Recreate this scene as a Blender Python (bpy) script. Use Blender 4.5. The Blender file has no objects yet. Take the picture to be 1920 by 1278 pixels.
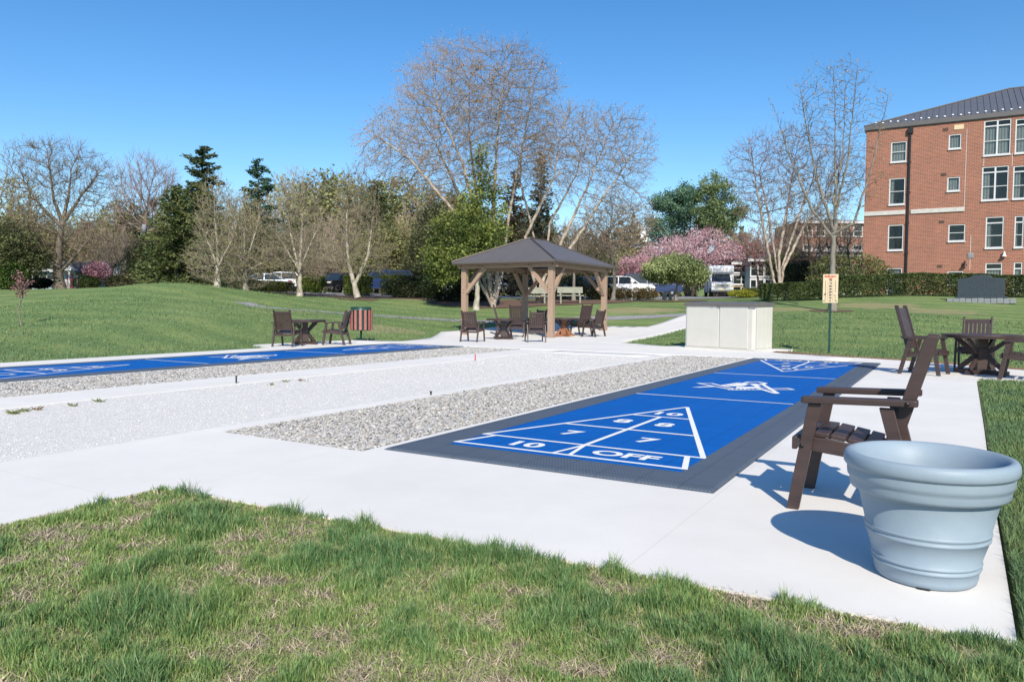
import bpy, math, random
import numpy as np
from mathutils import Vector, Matrix
from mathutils.geometry import delaunay_2d_cdt
rng = np.random.default_rng(7); random.seed(7)
PI = math.pi
# ------------------------------------------------------------------ scene, camera
S = bpy.context.scene
COL = S.collection
S.view_settings.view_transform = 'Standard'; S.view_settings.look = 'None'
S.view_settings.gamma = 1.0; S.view_settings.use_curve_mapping = False
S.view_settings.exposure = 0.25
S.render.engine = 'CYCLES'
S.cycles.max_bounces = 6; S.cycles.transparent_max_bounces = 4
FPX, PITCH, ROLL, YAW, CH = 1397.06, 0.04669, 0.00707, -0.53242, 1.2
cp, sp, cy, sy = math.cos(PITCH), math.sin(PITCH), math.cos(YAW), math.sin(YAW)
FW = np.array([sy*cp, cy*cp, -sp]); RT = np.array([cy, -sy, 0.0]); UP = np.cross(RT, FW)
_c, _s = math.cos(ROLL), math.sin(ROLL)
RR = _c*RT + _s*UP; UU = _c*UP - _s*RT
CAM = np.array([0, 0, CH])
cd = bpy.data.cameras.new('camera'); cam = bpy.data.objects.new('camera', cd); COL.objects.link(cam)
cd.sensor_width = 36; cd.lens = FPX/1920*36; cd.clip_end = 2000; cd.clip_start = .05
m = Matrix.Identity(4)
for i in range(3):
    m[i][0] = RR[i]; m[i][1] = UU[i]; m[i][2] = -FW[i]; m[i][3] = CAM[i]
cam.matrix_world = m; S.camera = cam

def ray(px, py):
    return FW + (px-960)/FPX*RR - (py-639)/FPX*UU
def at(px, py, d):                     # point at depth d (metres along the view axis)
    return CAM + d*ray(px, py)
def aty(px, py, Y):
    r = ray(px, py); return CAM + r*Y/r[1]
def G(px, py, z=0.0):
    r = ray(px, py); return CAM + r*(z-CH)/r[2]
def depth(x, y, z=0): return (np.stack([x, y, z*np.ones_like(x)-CH], -1))@FW
def project(P):
    d = P-CAM; z = d@FW
    return 960+FPX*(d@RR)/z, 639-FPX*(d@UU)/z, z

# ------------------------------------------------------------------ terrain
CP = []
for (px, py, d) in [(0,640,20),(0,600,28),(0,575,38),(0,545,60),(0,541,75),(200,540,52),(350,528,45),(350,534,60),(250,531,47),(430,541,46),
    (350,560,34),(350,590,26),(350,630,20.5),(120,600,27),(120,560,42),(677,629,25.6),(560,557,50),(670,558,48),(757,592,38),(480,578,38),(850,610,34),
    (893,578,45),(1000,573,46),(1100,588,38),(1200,606,36),(1290,562,52),(1345,556,72),(1262,562,48),(1440,596,32),(1440,560,50),(1560,582,38),
    (1700,592,30),(1700,553,46),(1840,566,42),(1920,602,32),(1920,640,25),(1700,622,25),(1300,590,38),(-300,640,22),(-300,580,45),(2300,600,32),(2300,640,26),(2300,560,44),
    (1500,610,28.5),(1000,556,62),(800,553,60),(620,549,62),(500,548,62)]:
    CP.append(at(px, py, d))
for (x, y) in [(-17.3,25.4),(-13.2,25.4),(-6.9,22),(-4.4,22),(-2.9,22),(-10,22),(-16,22),(-18,20),(0,20),(8,18),(-14,23.5)]:
    CP.append(np.array([x, y, 0.0]))
CP += [np.array([-17.4,30.8,.17]), np.array([-13.2,30.8,.17])]
for px in (-1200, -400, 200, 800, 1400, 2000, 2600):
    for d, z in ((85, 2.5), (120, 2.6), (180, 2.6)):
        p = at(px, 570, d); CP.append(np.array([p[0], p[1], z if px < 2000 else 2.2]))
CP = np.array(CP)
def tps(r2): return 0.5*r2*np.log(r2+1e-9)
_n = len(CP); _r2 = ((CP[:, None, :2]-CP[None, :, :2])**2).sum(-1)
_A = np.zeros((_n+3, _n+3)); _A[:_n, :_n] = tps(_r2)+np.eye(_n)*6.0; _A[:_n, _n] = 1; _A[:_n, _n+1:] = CP[:, :2]; _A[_n:, :_n] = _A[:_n, _n:].T
_w = np.linalg.solve(_A, np.concatenate([CP[:, 2], np.zeros(3)]))
def T(x, y):
    x = np.atleast_1d(np.asarray(x, float)); y = np.atleast_1d(np.asarray(y, float))
    out = np.empty(x.shape); xf = x.ravel(); yf = y.ravel(); o = np.empty(xf.shape)
    for i in range(0, len(xf), 20000):
        a = xf[i:i+20000]; b = yf[i:i+20000]
        r2 = (a[:, None]-CP[None, :, 0])**2+(b[:, None]-CP[None, :, 1])**2
        o[i:i+20000] = tps(r2)@_w[:_n]+_w[_n]+_w[_n+1]*a+_w[_n+2]*b
    dx = np.maximum(np.maximum(-17.9-xf, xf-14), 0); dy = np.maximum(np.maximum(-60-yf, yf-20.2), 0)
    q = np.clip(np.hypot(dx, dy)/5.0, 0, 1); q = q*q*(3-2*q)
    r = np.hypot(xf, yf); k = np.clip((r-110)/60, 0, 1)
    o = np.clip(o, -.1, 3.3)*(1-k)+2.5*k
    behind = np.clip((-yf+0.0)/20, 0, 1)
    o = o*q*(1-behind)
    k2 = np.clip((r-135)/110, 0, 1); o = o+11*k2*k2*(3-2*k2)*np.clip((yf+20)/60, 0, 1)
    out = o.reshape(x.shape); return out
def t1(x, y): return float(T(x, y)[0])
def onT(px, d, dz=0):                  # a spot on the terrain in image column px at depth d
    p = at(px, 573, d); return Vector((p[0], p[1], t1(p[0], p[1])+dz))

# ------------------------------------------------------------------ materials
def mat(name, build):
    m = bpy.data.materials.new(name); m.use_nodes = True; nt = m.node_tree
    b = nt.nodes['Principled BSDF']; build(nt, b); return m
def N(nt, t, **k):
    n = nt.nodes.new(t)
    for a, v in k.items(): setattr(n, a, v)
    return n
def ramp(nt, fac, stops, interp='LINEAR'):
    r = N(nt, 'ShaderNodeValToRGB'); r.color_ramp.interpolation = interp
    while len(r.color_ramp.elements) < len(stops): r.color_ramp.elements.new(0.5)
    for e, (p, c) in zip(r.color_ramp.elements, stops):
        e.position = p; e.color = (*c, 1)
    nt.links.new(fac, r.inputs[0]); return r.outputs[0]
def noise(nt, scale, detail=4, vec=None, rough=.55, dist=0):
    n = N(nt, 'ShaderNodeTexNoise'); n.inputs['Scale'].default_value = scale; n.inputs['Detail'].default_value = detail
    n.inputs['Roughness'].default_value = rough; n.inputs['Distortion'].default_value = dist
    if vec is not None: nt.links.new(vec, n.inputs['Vector'])
    return n.outputs['Fac']
def coords(nt, which='Object', scale=None):
    c = N(nt, 'ShaderNodeTexCoord').outputs[which]
    if scale:
        mp = N(nt, 'ShaderNodeMapping'); mp.inputs['Scale'].default_value = scale; nt.links.new(c, mp.inputs[0]); c = mp.outputs[0]
    return c
def mix(nt, fac, a, b, mode='MIX'):
    n = N(nt, 'ShaderNodeMix', data_type='RGBA', blend_type=mode)
    for s, v in ((0, fac), (6, a), (7, b)):
        if hasattr(v, 'links') or hasattr(v, 'is_linked'): nt.links.new(v, n.inputs[s])
        elif s == 0: n.inputs[0].default_value = v
        else: n.inputs[s].default_value = (*v, 1)
    return n.outputs[2]
def math_(nt, op, a, b=0.0):
    n = N(nt, 'ShaderNodeMath', operation=op)
    for i, v in enumerate((a, b)):
        if hasattr(v, 'is_linked'): nt.links.new(v, n.inputs[i])
        else: n.inputs[i].default_value = v
    return n.outputs[0]
def bump(nt, b, h, strength=.3, dist=.01):
    n = N(nt, 'ShaderNodeBump'); n.inputs['Strength'].default_value = strength; n.inputs['Distance'].default_value = dist
    nt.links.new(h, n.inputs['Height']); nt.links.new(n.outputs[0], b.inputs['Normal'])
def flat(name, c, rough=.6, var=.12, nscale=8, metal=0, bmp=0, spec=None):
    def f(nt, b):
        v = noise(nt, nscale, 5, coords(nt))
        lo = tuple(x*(1-var) for x in c); hi = tuple(min(1, x*(1+var)) for x in c)
        nt.links.new(ramp(nt, v, [(.3, lo), (.7, hi)]), b.inputs['Base Color'])
        b.inputs['Roughness'].default_value = rough; b.inputs['Metallic'].default_value = metal
        if spec is not None: b.inputs['Specular IOR Level'].default_value = spec
        if bmp: bump(nt, b, noise(nt, nscale*12, 3, coords(nt)), bmp, .003)
    return mat(name, f)
def attr_mat(name, rough=.6, trans=0.0, spec=.3):
    def f(nt, b):
        a = N(nt, 'ShaderNodeAttribute', attribute_name='col')
        nt.links.new(a.outputs['Color'], b.inputs['Base Color']); b.inputs['Roughness'].default_value = rough
        b.inputs['Specular IOR Level'].default_value = spec
        if trans:
            t = N(nt, 'ShaderNodeBsdfTranslucent'); nt.links.new(a.outputs['Color'], t.inputs[0])
            ms = N(nt, 'ShaderNodeMixShader'); ms.inputs[0].default_value = trans
            nt.links.new(b.outputs[0], ms.inputs[1]); nt.links.new(t.outputs[0], ms.inputs[2])
            nt.links.new(ms.outputs[0], nt.nodes['Material Output'].inputs[0])
    return mat(name, f)
M = {}
M['leaf'] = attr_mat('leaf', .55, .25, .25)
M['grass'] = attr_mat('grass', .45, .22, .35)
M['grass_far'] = attr_mat('grass_far', .9, .15, .06)
M['twig'] = attr_mat('twig', .8, 0, .2)
M['stone'] = attr_mat('stone', .75, 0, .3)
def f_lawn(nt, b):
    g = N(nt, 'ShaderNodeNewGeometry').outputs['Position']
    n1 = noise(nt, .35, 6, g, .6); n2 = noise(nt, 5, 6, g, .7); n3 = noise(nt, 60, 3, g, .7); n4 = noise(nt, .09, 4, g, .6)
    base = ramp(nt, n1, [(.3, (.125, .195, .08)), (.5, (.17, .24, .10)), (.7, (.22, .28, .12))])
    # mowing stripes
    w = N(nt, 'ShaderNodeTexWave', wave_type='BANDS', bands_direction='Y'); w.inputs['Scale'].default_value = .16; w.inputs['Distortion'].default_value = 1.6
    w.inputs['Detail'].default_value = 2; w.inputs['Detail Scale'].default_value = .5
    nt.links.new(g, w.inputs['Vector'])
    st = ramp(nt, w.outputs['Fac'], [(.2, (.82, .88, .84)), (.8, (1.2, 1.14, 1.05))])
    base = mix(nt, .6, base, st, 'MULTIPLY')
    fine = ramp(nt, n3, [(.25, (.62, .62, .6)), (.75, (1.4, 1.38, 1.3))]); base = mix(nt, .7, base, fine, 'MULTIPLY')
    med = ramp(nt, n2, [(.3, (.8, .85, .8)), (.7, (1.15, 1.12, 1.1))]); base = mix(nt, .8, base, med, 'MULTIPLY')
    dry = ramp(nt, noise(nt, .55, 7, g, .75, .4), [(.60, (0, 0, 0)), (.74, (1, 1, 1))])
    base = mix(nt, math_(nt, 'MULTIPLY', dry, .8), base, (.34, .29, .16))
    for (ppx, pdd, rr) in ((1185, 41, 3.2), (1240, 41, 2.2), (1640, 41, 3.5), (1760, 37, 3.0), (725, 31, 2.6), (790, 52, 3.5), (700, 53, 2.5), (1480, 40, 2.5), (480, 37.5, 1.5), (560, 36, 1.4)):
        q_ = at(ppx, 573, pdd); vm = N(nt, 'ShaderNodeVectorMath', operation='DISTANCE'); mp_ = N(nt, 'ShaderNodeMapping'); mp_.inputs['Scale'].default_value = (1, 1, 0); nt.links.new(g, mp_.inputs[0]); nt.links.new(mp_.outputs[0], vm.inputs[0]); vm.inputs[1].default_value = (q_[0], q_[1], 0)
        dd_ = math_(nt, 'ADD', math_(nt, 'DIVIDE', vm.outputs['Value'], rr), math_(nt, 'MULTIPLY', noise(nt, 1.1, 6, g, .75), 1.6))
        base = mix(nt, ramp(nt, dd_, [(0, (.75, .75, .75)), (.999, (.75, .75, .75)), (1, (.74, .74, .74))]) if False else math_(nt, 'MULTIPLY', math_(nt, 'LESS_THAN', dd_, 1.35), .55), base, (.36, .30, .18))
    nt.links.new(base, b.inputs['Base Color']); b.inputs['Roughness'].default_value = .9; b.inputs['Specular IOR Level'].default_value = .1
    bump(nt, b, n3, .8, .03)
M['lawn'] = mat('lawn', f_lawn)
def f_soil(nt, b):
    g = N(nt, 'ShaderNodeNewGeometry').outputs['Position']
    c = ramp(nt, noise(nt, 9, 7, g, .7), [(.3, (.075, .060, .038)), (.5, (.17, .145, .085)), (.62, (.17, .19, .08)), (.75, (.34, .29, .20))])
    fine = ramp(nt, noise(nt, 160, 3, g), [(.3, (.6, .6, .6)), (.7, (1.3, 1.3, 1.3))])
    nt.links.new(mix(nt, .8, c, fine, 'MULTIPLY'), b.inputs['Base Color']); b.inputs['Roughness'].default_value = .95
    bump(nt, b, noise(nt, 90, 4, g), .8, .02)
M['soil'] = mat('soil', f_soil)
def f_conc(nt, b):
    g = N(nt, 'ShaderNodeNewGeometry').outputs['Position']
    c = ramp(nt, noise(nt, 1.1, 8, g, .65), [(.3, (.69, .675, .645)), (.7, (.765, .75, .715))])
    sp = ramp(nt, noise(nt, 220, 2, g), [(.3, (.9, .9, .9)), (.7, (1.06, 1.06, 1.06))])
    c = mix(nt, .6, c, sp, 'MULTIPLY')
    st = ramp(nt, noise(nt, 3.3, 9, g, .8, .6), [(.60, (0, 0, 0)), (.80, (.35, .35, .35))])
    c = mix(nt, st, c, (.56, .545, .51)); c = mix(nt, 1, c, ramp(nt, noise(nt, .35, 5, g, .6), [(.3, (.95, .95, .955)), (.7, (1.02, 1.02, 1.015))]), 'MULTIPLY')
    br = N(nt, 'ShaderNodeTexBrick', offset=0.0); br.inputs['Scale'].default_value = 1; br.inputs['Mortar Size'].default_value = .006
    br.inputs['Brick Width'].default_value = 3.05; br.inputs['Row Height'].default_value = 3.05; br.inputs['Mortar Smooth'].default_value = .5
    for k in ('Color1', 'Color2'): br.inputs[k].default_value = (1, 1, 1, 1)
    br.inputs['Mortar'].default_value = (.90, .90, .89, 1)
    mp = N(nt, 'ShaderNodeMapping'); mp.inputs['Location'].default_value = (1.26, .35, 0); nt.links.new(g, mp.inputs[0]); nt.links.new(mp.outputs[0], br.inputs['Vector'])
    c = mix(nt, 1.0, c, br.outputs['Color'], 'MULTIPLY')
    nt.links.new(c, b.inputs['Base Color']); b.inputs['Roughness'].default_value = .85
    bump(nt, b, noise(nt, 150, 4, g), .25, .004)
M['concrete'] = mat('concrete', f_conc)
def f_bocce(nt, b):
    g = N(nt, 'ShaderNodeNewGeometry').outputs['Position']
    v = N(nt, 'ShaderNodeTexVoronoi'); v.inputs['Scale'].default_value = 75; nt.links.new(g, v.inputs['Vector'])
    hs = N(nt, 'ShaderNodeSeparateColor'); nt.links.new(v.outputs['Color'], hs.inputs[0])
    c = ramp(nt, hs.outputs[0], [(0, (.51, .50, .48)), (.5, (.63, .62, .595)), (1, (.75, .74, .71))])
    sm = (.66, .65, .63)
    msk = ramp(nt, noise(nt, .7, 6, g, .7), [(.45, (0, 0, 0)), (.62, (.8, .8, .8))])
    nt.links.new(mix(nt, msk, c, sm), b.inputs['Base Color']); b.inputs['Roughness'].default_value = .9
    bump(nt, b, v.outputs['Distance'], .5, .01)
M['bocce'] = mat('crushed_stone', f_bocce)
def f_gravel(nt, b):
    g = N(nt, 'ShaderNodeNewGeometry').outputs['Position']
    v = N(nt, 'ShaderNodeTexVoronoi'); v.inputs['Scale'].default_value = 34; nt.links.new(g, v.inputs['Vector'])
    hs = N(nt, 'ShaderNodeSeparateColor'); nt.links.new(v.outputs['Color'], hs.inputs[0])
    c = ramp(nt, hs.outputs[0], [(0, (.28, .275, .26)), (.4, (.38, .37, .35)), (.8, (.46, .45, .42)), (1, (.58, .57, .54))])
    nt.links.new(c, b.inputs['Base Color']); b.inputs['Roughness'].default_value = .85
    bump(nt, b, v.outputs['Distance'], 1.0, .03)
M['gravel'] = mat('gravel', f_gravel)
M['asphalt'] = flat('asphalt', (.26, .26, .265), .9, .2, 3, bmp=.3)
M['mulch'] = flat('mulch', (.135, .08, .055), .95, .5, 25, bmp=.8)
def f_tile(col, perf):
    def f(nt, b):
        g = N(nt, 'ShaderNodeNewGeometry').outputs['Position']
        br = N(nt, 'ShaderNodeTexBrick', offset=0.0); br.inputs['Scale'].default_value = 1
        br.inputs['Mortar Size'].default_value = .0035; br.inputs['Brick Width'].default_value = .305; br.inputs['Row Height'].default_value = .305
        v = noise(nt, 1.5, 3, g)
        nt.links.new(g, br.inputs['Vector'])
        br.inputs['Color1'].default_value = (*col, 1); br.inputs['Color2'].default_value = (*(x*1.04 for x in col), 1)
        br.inputs['Mortar'].default_value = (*(x*.55 for x in col), 1)
        chk = N(nt, 'ShaderNodeTexBrick', offset=0.5); chk.inputs['Scale'].default_value = 1
        chk.inputs['Mortar Size'].default_value = .0045; chk.inputs['Brick Width'].default_value = .0254; chk.inputs['Row Height'].default_value = .0254
        nt.links.new(g, chk.inputs['Vector'])
        k = 1-perf
        for q in ('Color1', 'Color2'): chk.inputs[q].default_value = (1, 1, 1, 1)
        chk.inputs['Mortar'].default_value = (k, k, k, 1)
        c = mix(nt, 1, br.outputs['Color'], chk.outputs['Color'], 'MULTIPLY')
        dirt = ramp(nt, noise(nt, 2.2, 7, g, .7), [(.5, (1, 1, 1)), (.75, (1.12, 1.12, 1.1))])
        nt.links.new(mix(nt, 1, c, dirt, 'MULTIPLY'), b.inputs['Base Color']); b.inputs['Roughness'].default_value = .55
        b.inputs['Specular IOR Level'].default_value = .12
    return f
M['tile_gray'] = mat('tile_gray', f_tile((.105, .135, .18), .35))
M['tile_blue'] = mat('tile_blue', f_tile((.0, .104, .425), .12))
M['line_white'] = flat('line_white', (.80, .81, .82), .6, .04)
def f_poly(nt, b):
    v = noise(nt, 2.5, 6, coords(nt, 'Object', (1, 1, 6)), .7)
    nt.links.new(ramp(nt, v, [(.3, (.040, .026, .025)), (.7, (.066, .043, .040))]), b.inputs['Base Color'])
    b.inputs['Roughness'].default_value = .42; b.inputs['Specular IOR Level'].default_value = .5
    bump(nt, b, noise(nt, 60, 4, coords(nt, 'Object', (1, 1, 1))), .12, .002)
M['poly'] = mat('recycled_plastic', f_poly)
M['poly_orange'] = flat('terracotta_plastic', (.26, .11, .055), .6, .12)
M['bolt'] = flat('bolt', (.02, .02, .022), .35, .1, metal=.6)
def f_pot(nt, b):
    c = ramp(nt, noise(nt, 4, 8, coords(nt), .7), [(.25, (.225, .295, .365)), (.5, (.25, .325, .395)), (.75, (.275, .35, .415))])
    nt.links.new(c, b.inputs['Base Color']); b.inputs['Roughness'].default_value = .5; b.inputs['Specular IOR Level'].default_value = .35
    bump(nt, b, noise(nt, 30, 6, coords(nt)), .12, .003)
M['pot'] = mat('pot_resin', f_pot)
def f_cedar(nt, b):
    v = noise(nt, 3, 6, coords(nt, 'Object', (6, 6, 1)), .6)
    nt.links.new(ramp(nt, v, [(.3, (.29, .20, .145)), (.7, (.355, .255, .19))]), b.inputs['Base Color']); b.inputs['Roughness'].default_value = .7
M['post'] = mat('post_wood', f_cedar)
M['roof_g'] = flat('roof_bronze', (.115, .108, .112), .42, .07, 2)
M['fascia'] = flat('fascia', (.07, .055, .048), .5, .06)
M['shed'] = flat('shed_plastic', (.53, .52, .48), .5, .03, 3)
M['lid'] = flat('lid_plastic', (.125, .115, .108), .45, .08)
M['green_metal'] = flat('green_metal', (.012, .055, .045), .35, .2, 20, metal=.0)
M['red_slat'] = flat('red_slat', (.34, .115, .10), .6, .15, 10)
M['sign_cream'] = flat('sign_cream', (.62, .51, .34), .6, .04)
M['red'] = flat('red_paint', (.55, .03, .02), .5, .05)
M['black'] = flat('black', (.02, .02, .02), .5, .1)
M['granite'] = flat('granite', (.035, .048, .062), .4, .35, 14)
M['granite_l'] = flat('granite_light', (.22, .24, .26), .8, .3, 30, bmp=.4)
M['white'] = flat('white_paint', (.78, .79, .80), .45, .04)
M['car_white'] = flat('car_white', (.75, .76, .78), .2, .02); M['car_silver'] = flat('car_silver', (.33, .37, .42), .25, .03, metal=.5)
M['car_blue'] = flat('car_blue', (.02, .04, .12), .2, .05); M['car_black'] = flat('car_black', (.015, .017, .02), .2, .05)
M['car_red'] = flat('car_red', (.33, .02, .02), .25, .05)
M['rubber'] = flat('rubber', (.02, .02, .02), .9, .1); M['chrome'] = flat('chrome', (.6, .6, .62), .2, .05, metal=1)
M['carglass'] = flat('car_glass', (.02, .03, .04), .06, .1); M['lamp_glass'] = flat('lamp_glass', (.75, .72, .66), .15, .05)
M['taillight'] = flat('taillight', (.5, .02, .015), .2, .05); M['plate'] = flat('plate', (.65, .55, .2), .5, .05)
M['bench_w'] = flat('bench_white', (.25, .26, .215), .8, .12, 6)
M['trim'] = flat('window_trim', (.56, .58, .61), .5, .05); M['band'] = flat('stone_band', (.50, .49, .48), .8, .1, 3)
M['pipe'] = flat('downpipe', (.012, .010, .012), .4, .1); M['seam_roof'] = flat('seam_roof', (.11, .112, .122), .4, .06, 1)
M['vent'] = flat('vent_metal', (.10, .07, .055), .7, .2); M['curtain'] = flat('curtain', (.42, .50, .50), .9, .1, 5)
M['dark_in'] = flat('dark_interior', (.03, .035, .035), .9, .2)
def f_glass(nt, b):
    b.inputs['Base Color'].default_value = (.03, .045, .05, 1); b.inputs['Roughness'].default_value = .03
    b.inputs['Transmission Weight'].default_value = .0; b.inputs['Alpha'].default_value = .28; b.inputs['Specular IOR Level'].default_value = .8
M['glass'] = mat('window_glass', f_glass)
def f_brick(nt, b):
    g = coords(nt, 'Object')
    sx = N(nt, 'ShaderNodeSeparateXYZ'); nt.links.new(g, sx.inputs[0])
    cx = N(nt, 'ShaderNodeCombineXYZ'); nt.links.new(math_(nt, 'ADD', sx.outputs[0], sx.outputs[1]), cx.inputs[0]); nt.links.new(sx.outputs[2], cx.inputs[1])
    br = N(nt, 'ShaderNodeTexBrick', offset=.5); br.inputs['Scale'].default_value = 1; br.inputs['Mortar Size'].default_value = .017
    br.inputs['Brick Width'].default_value = .30; br.inputs['Row Height'].default_value = .10; br.inputs['Bias'].default_value = -.1
    br.inputs['Color1'].default_value = (.30, .102, .066, 1); br.inputs['Color2'].default_value = (.195, .072, .052, 1); br.inputs['Mortar'].default_value = (.345, .225, .17, 1)
    nt.links.new(cx.outputs[0], br.inputs['Vector'])
    v = ramp(nt, noise(nt, .8, 7, g, .7), [(.3, (.88, .88, .9)), (.7, (1.12, 1.1, 1.08))])
    v2 = ramp(nt, noise(nt, 9, 4, g, .8), [(.3, (.8, .8, .82)), (.7, (1.18, 1.15, 1.12))])
    c = mix(nt, 1, br.outputs['Color'], v, 'MULTIPLY'); c = mix(nt, .8, c, v2, 'MULTIPLY')
    nt.links.new(c, b.inputs['Base Color']); b.inputs['Roughness'].default_value = .9
    bump(nt, b, br.outputs['Fac'], -.3, .01)
M['brick'] = mat('brick', f_brick)
M['shingle'] = flat('shingle', (.10, .10, .11), .9, .2, 6); M['siding'] = flat('siding', (.50, .54, .58), .7, .05); M['siding_b'] = flat('siding_blue', (.22, .30, .38), .7, .05)
M['wood_pole'] = flat('wood_pole', (.13, .10, .075), .9, .2)
def bark(name, a, b_, sc=6, vert=(1, 1, .3)):
    def f(nt, b):
        v = noise(nt, sc, 7, coords(nt, 'Object', vert), .7)
        nt.links.new(ramp(nt, v, [(.35, a), (.62, b_)]), b.inputs['Base Color']); b.inputs['Roughness'].default_value = .9
        bump(nt, b, v, .6, .03)
    return mat(name, f)
M['bark_oak'] = bark('bark_oak', (.075, .062, .05), (.20, .17, .135))
M['bark_syc'] = bark('bark_sycamore', (.24, .21, .165), (.46, .43, .36), 4, (1, 1, .5))
M['bark_birch'] = bark('bark_birch', (.16, .12, .095), (.46, .40, .34), 3.5, (1, 1, .9))
M['bark_gray'] = bark('bark_gray', (.12, .11, .095), (.25, .23, .20))
M['bark_dark'] = bark('bark_dark', (.035, .028, .024), (.09, .075, .06))

# ------------------------------------------------------------------ object helpers
def empty(name, loc, rz=0.0, label=None, cat=None, group=None):
    o = bpy.data.objects.new(name, None); COL.objects.link(o); o.location = loc; o.rotation_euler = (0, 0, rz); o.empty_display_size = .3
    return tag(o, label, cat, group)
def tag(o, label=None, cat=None, group=None, kind=None):
    if label: o['label'] = label
    if cat: o['category'] = cat
    if group: o['group'] = group
    if kind: o['kind'] = kind
    return o
def mesh_np(name, V, F, mat_, parent=None, col=None, smooth=False, loc=None):
    V = np.asarray(V, np.float32); F = np.asarray(F, np.int32); k = F.shape[1]
    me = bpy.data.meshes.new(name); me.vertices.add(len(V)); me.vertices.foreach_set('co', V.ravel())
    me.loops.add(F.size); me.loops.foreach_set('vertex_index', F.ravel())
    me.polygons.add(len(F)); me.polygons.foreach_set('loop_start', np.arange(0, F.size, k, dtype=np.int32))
    me.polygons.foreach_set('use_smooth', np.full(len(F), smooth))
    if col is not None:
        a = me.color_attributes.new('col', 'FLOAT_COLOR', 'POINT')
        c = np.ones((len(V), 4), np.float32); c[:, :3] = col; a.data.foreach_set('color', c.ravel())
    me.update(calc_edges=True); me.materials.append(mat_)
    o = bpy.data.objects.new(name, me); COL.objects.link(o)
    if parent: o.parent = parent
    if loc is not None: o.location = loc
    return o
class MB:
    def __init__(s): s.v = []; s.f = []; s.sm = []
    def add(s, vs, fs, sm=False):
        n = len(s.v); s.v += [tuple(v) for v in vs]; s.f += [tuple(i+n for i in f) for f in fs]; s.sm += [sm]*len(fs); return s
    def box(s, c, d, R=None):
        x, y, z = (k/2 for k in d)
        vs = [Vector((a, b, e)) for a in (-x, x) for b in (-y, y) for e in (-z, z)]
        if R is not None: vs = [R@v for v in vs]
        vs = [v+Vector(c) for v in vs]
        return s.add(vs, [(0, 1, 3, 2), (4, 6, 7, 5), (0, 4, 5, 1), (2, 3, 7, 6), (0, 2, 6, 4), (1, 5, 7, 3)])
    def bar(s, p0, p1, w, t, ref=(0, 1, 0)):         # rectangular bar; w measured along ref, t across
        p0, p1, ref = Vector(p0), Vector(p1), Vector(ref); d = (p1-p0); L = d.length; d.normalize()
        a = (ref-d*ref.dot(d)).normalized(); b = d.cross(a)
        vs = []
        for p in (p0, p1):
            for i, j in ((-1, -1), (1, -1), (1, 1), (-1, 1)): vs.append(p+a*(w/2*i)+b*(t/2*j))
        return s.add(vs, [(3, 2, 1, 0), (4, 5, 6, 7), (0, 1, 5, 4), (1, 2, 6, 5), (2, 3, 7, 6), (3, 0, 4, 7)])
    def prism(s, pts, axis, a, b):                    # pts 2D extruded along axis from a to b
        def mk(p, h):
            return {'x': (h, p[0], p[1]), 'y': (p[0], h, p[1]), 'z': (p[0], p[1], h)}[axis]
        n = len(pts); vs = [mk(p, a) for p in pts]+[mk(p, b) for p in pts]
        return s.add(vs, [tuple(range(n))[::-1], tuple(range(n, 2*n))]+[(i, (i+1) % n, n+(i+1) % n, n+i) for i in range(n)])
    def tube(s, pts, rs, n=8, caps=True):
        pts = [Vector(p) for p in pts]; base = len(s.v); rings = []
        if not hasattr(rs, '__len__'): rs = [rs]*len(pts)
        for i, p in enumerate(pts):
            d = (pts[min(i+1, len(pts)-1)]-pts[max(i-1, 0)]).normalized()
            r = Vector((0, 0, 1)) if abs(d.z) < .9 else Vector((1, 0, 0))
            a = d.cross(r).normalized(); b = d.cross(a)
            rings.append([p+(a*math.cos(2*PI*k/n)+b*math.sin(2*PI*k/n))*rs[i] for k in range(n)])
        vs = [v for r in rings for v in r]
        fs = [(i*n+k, i*n+(k+1) % n, (i+1)*n+(k+1) % n, (i+1)*n+k) for i in range(len(pts)-1) for k in range(n)]
        s.add(vs, fs, True)
        if caps:
            s.add(rings[0], [tuple(range(n))]); s.add(rings[-1], [tuple(range(n))[::-1]])
        return s
    def lathe(s, prof, n=48, c=(0, 0)):
        vs = [(c[0]+r*math.cos(2*PI*k/n), c[1]+r*math.sin(2*PI*k/n), z) for r, z in prof for k in range(n)]
        fs = [(i*n+k, i*n+(k+1) % n, (i+1)*n+(k+1) % n, (i+1)*n+k) for i in range(len(prof)-1) for k in range(n)]
        return s.add(vs, fs, True)
    def disc(s, r, z, n=48, up=True, c=(0, 0)):
        vs = [(c[0]+r*math.cos(2*PI*k/n), c[1]+r*math.sin(2*PI*k/n), z) for k in range(n)]
        return s.add(vs, [tuple(range(n)) if up else tuple(range(n))[::-1]])
    def done(s, name, m_, parent=None, bevel=0, seg=2, fix=True, loc=None):
        me = bpy.data.meshes.new(name); me.from_pydata(s.v, [], s.f); me.materials.append(m_)
        me.polygons.foreach_set('use_smooth', s.sm)
        me.update()
        if fix:
            import bmesh
            bm = bmesh.new(); bm.from_mesh(me); bmesh.ops.remove_doubles(bm, verts=bm.verts, dist=1e-5)
            bmesh.ops.recalc_face_normals(bm, faces=bm.faces); bm.to_mesh(me); bm.free()
        o = bpy.data.objects.new(name, me); COL.objects.link(o)
        if parent: o.parent = parent
        if loc is not None: o.location = loc
        if bevel:
            b = o.modifiers.new('bevel', 'BEVEL'); b.width = bevel; b.segments = seg; b.limit_method = 'ANGLE'; b.angle_limit = .6
        return o
def copy_tree(o, parent=None):
    c = o.copy(); COL.objects.link(c); c.parent = parent
    for ch in list(o.children): copy_tree(ch, c)
    return c
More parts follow.
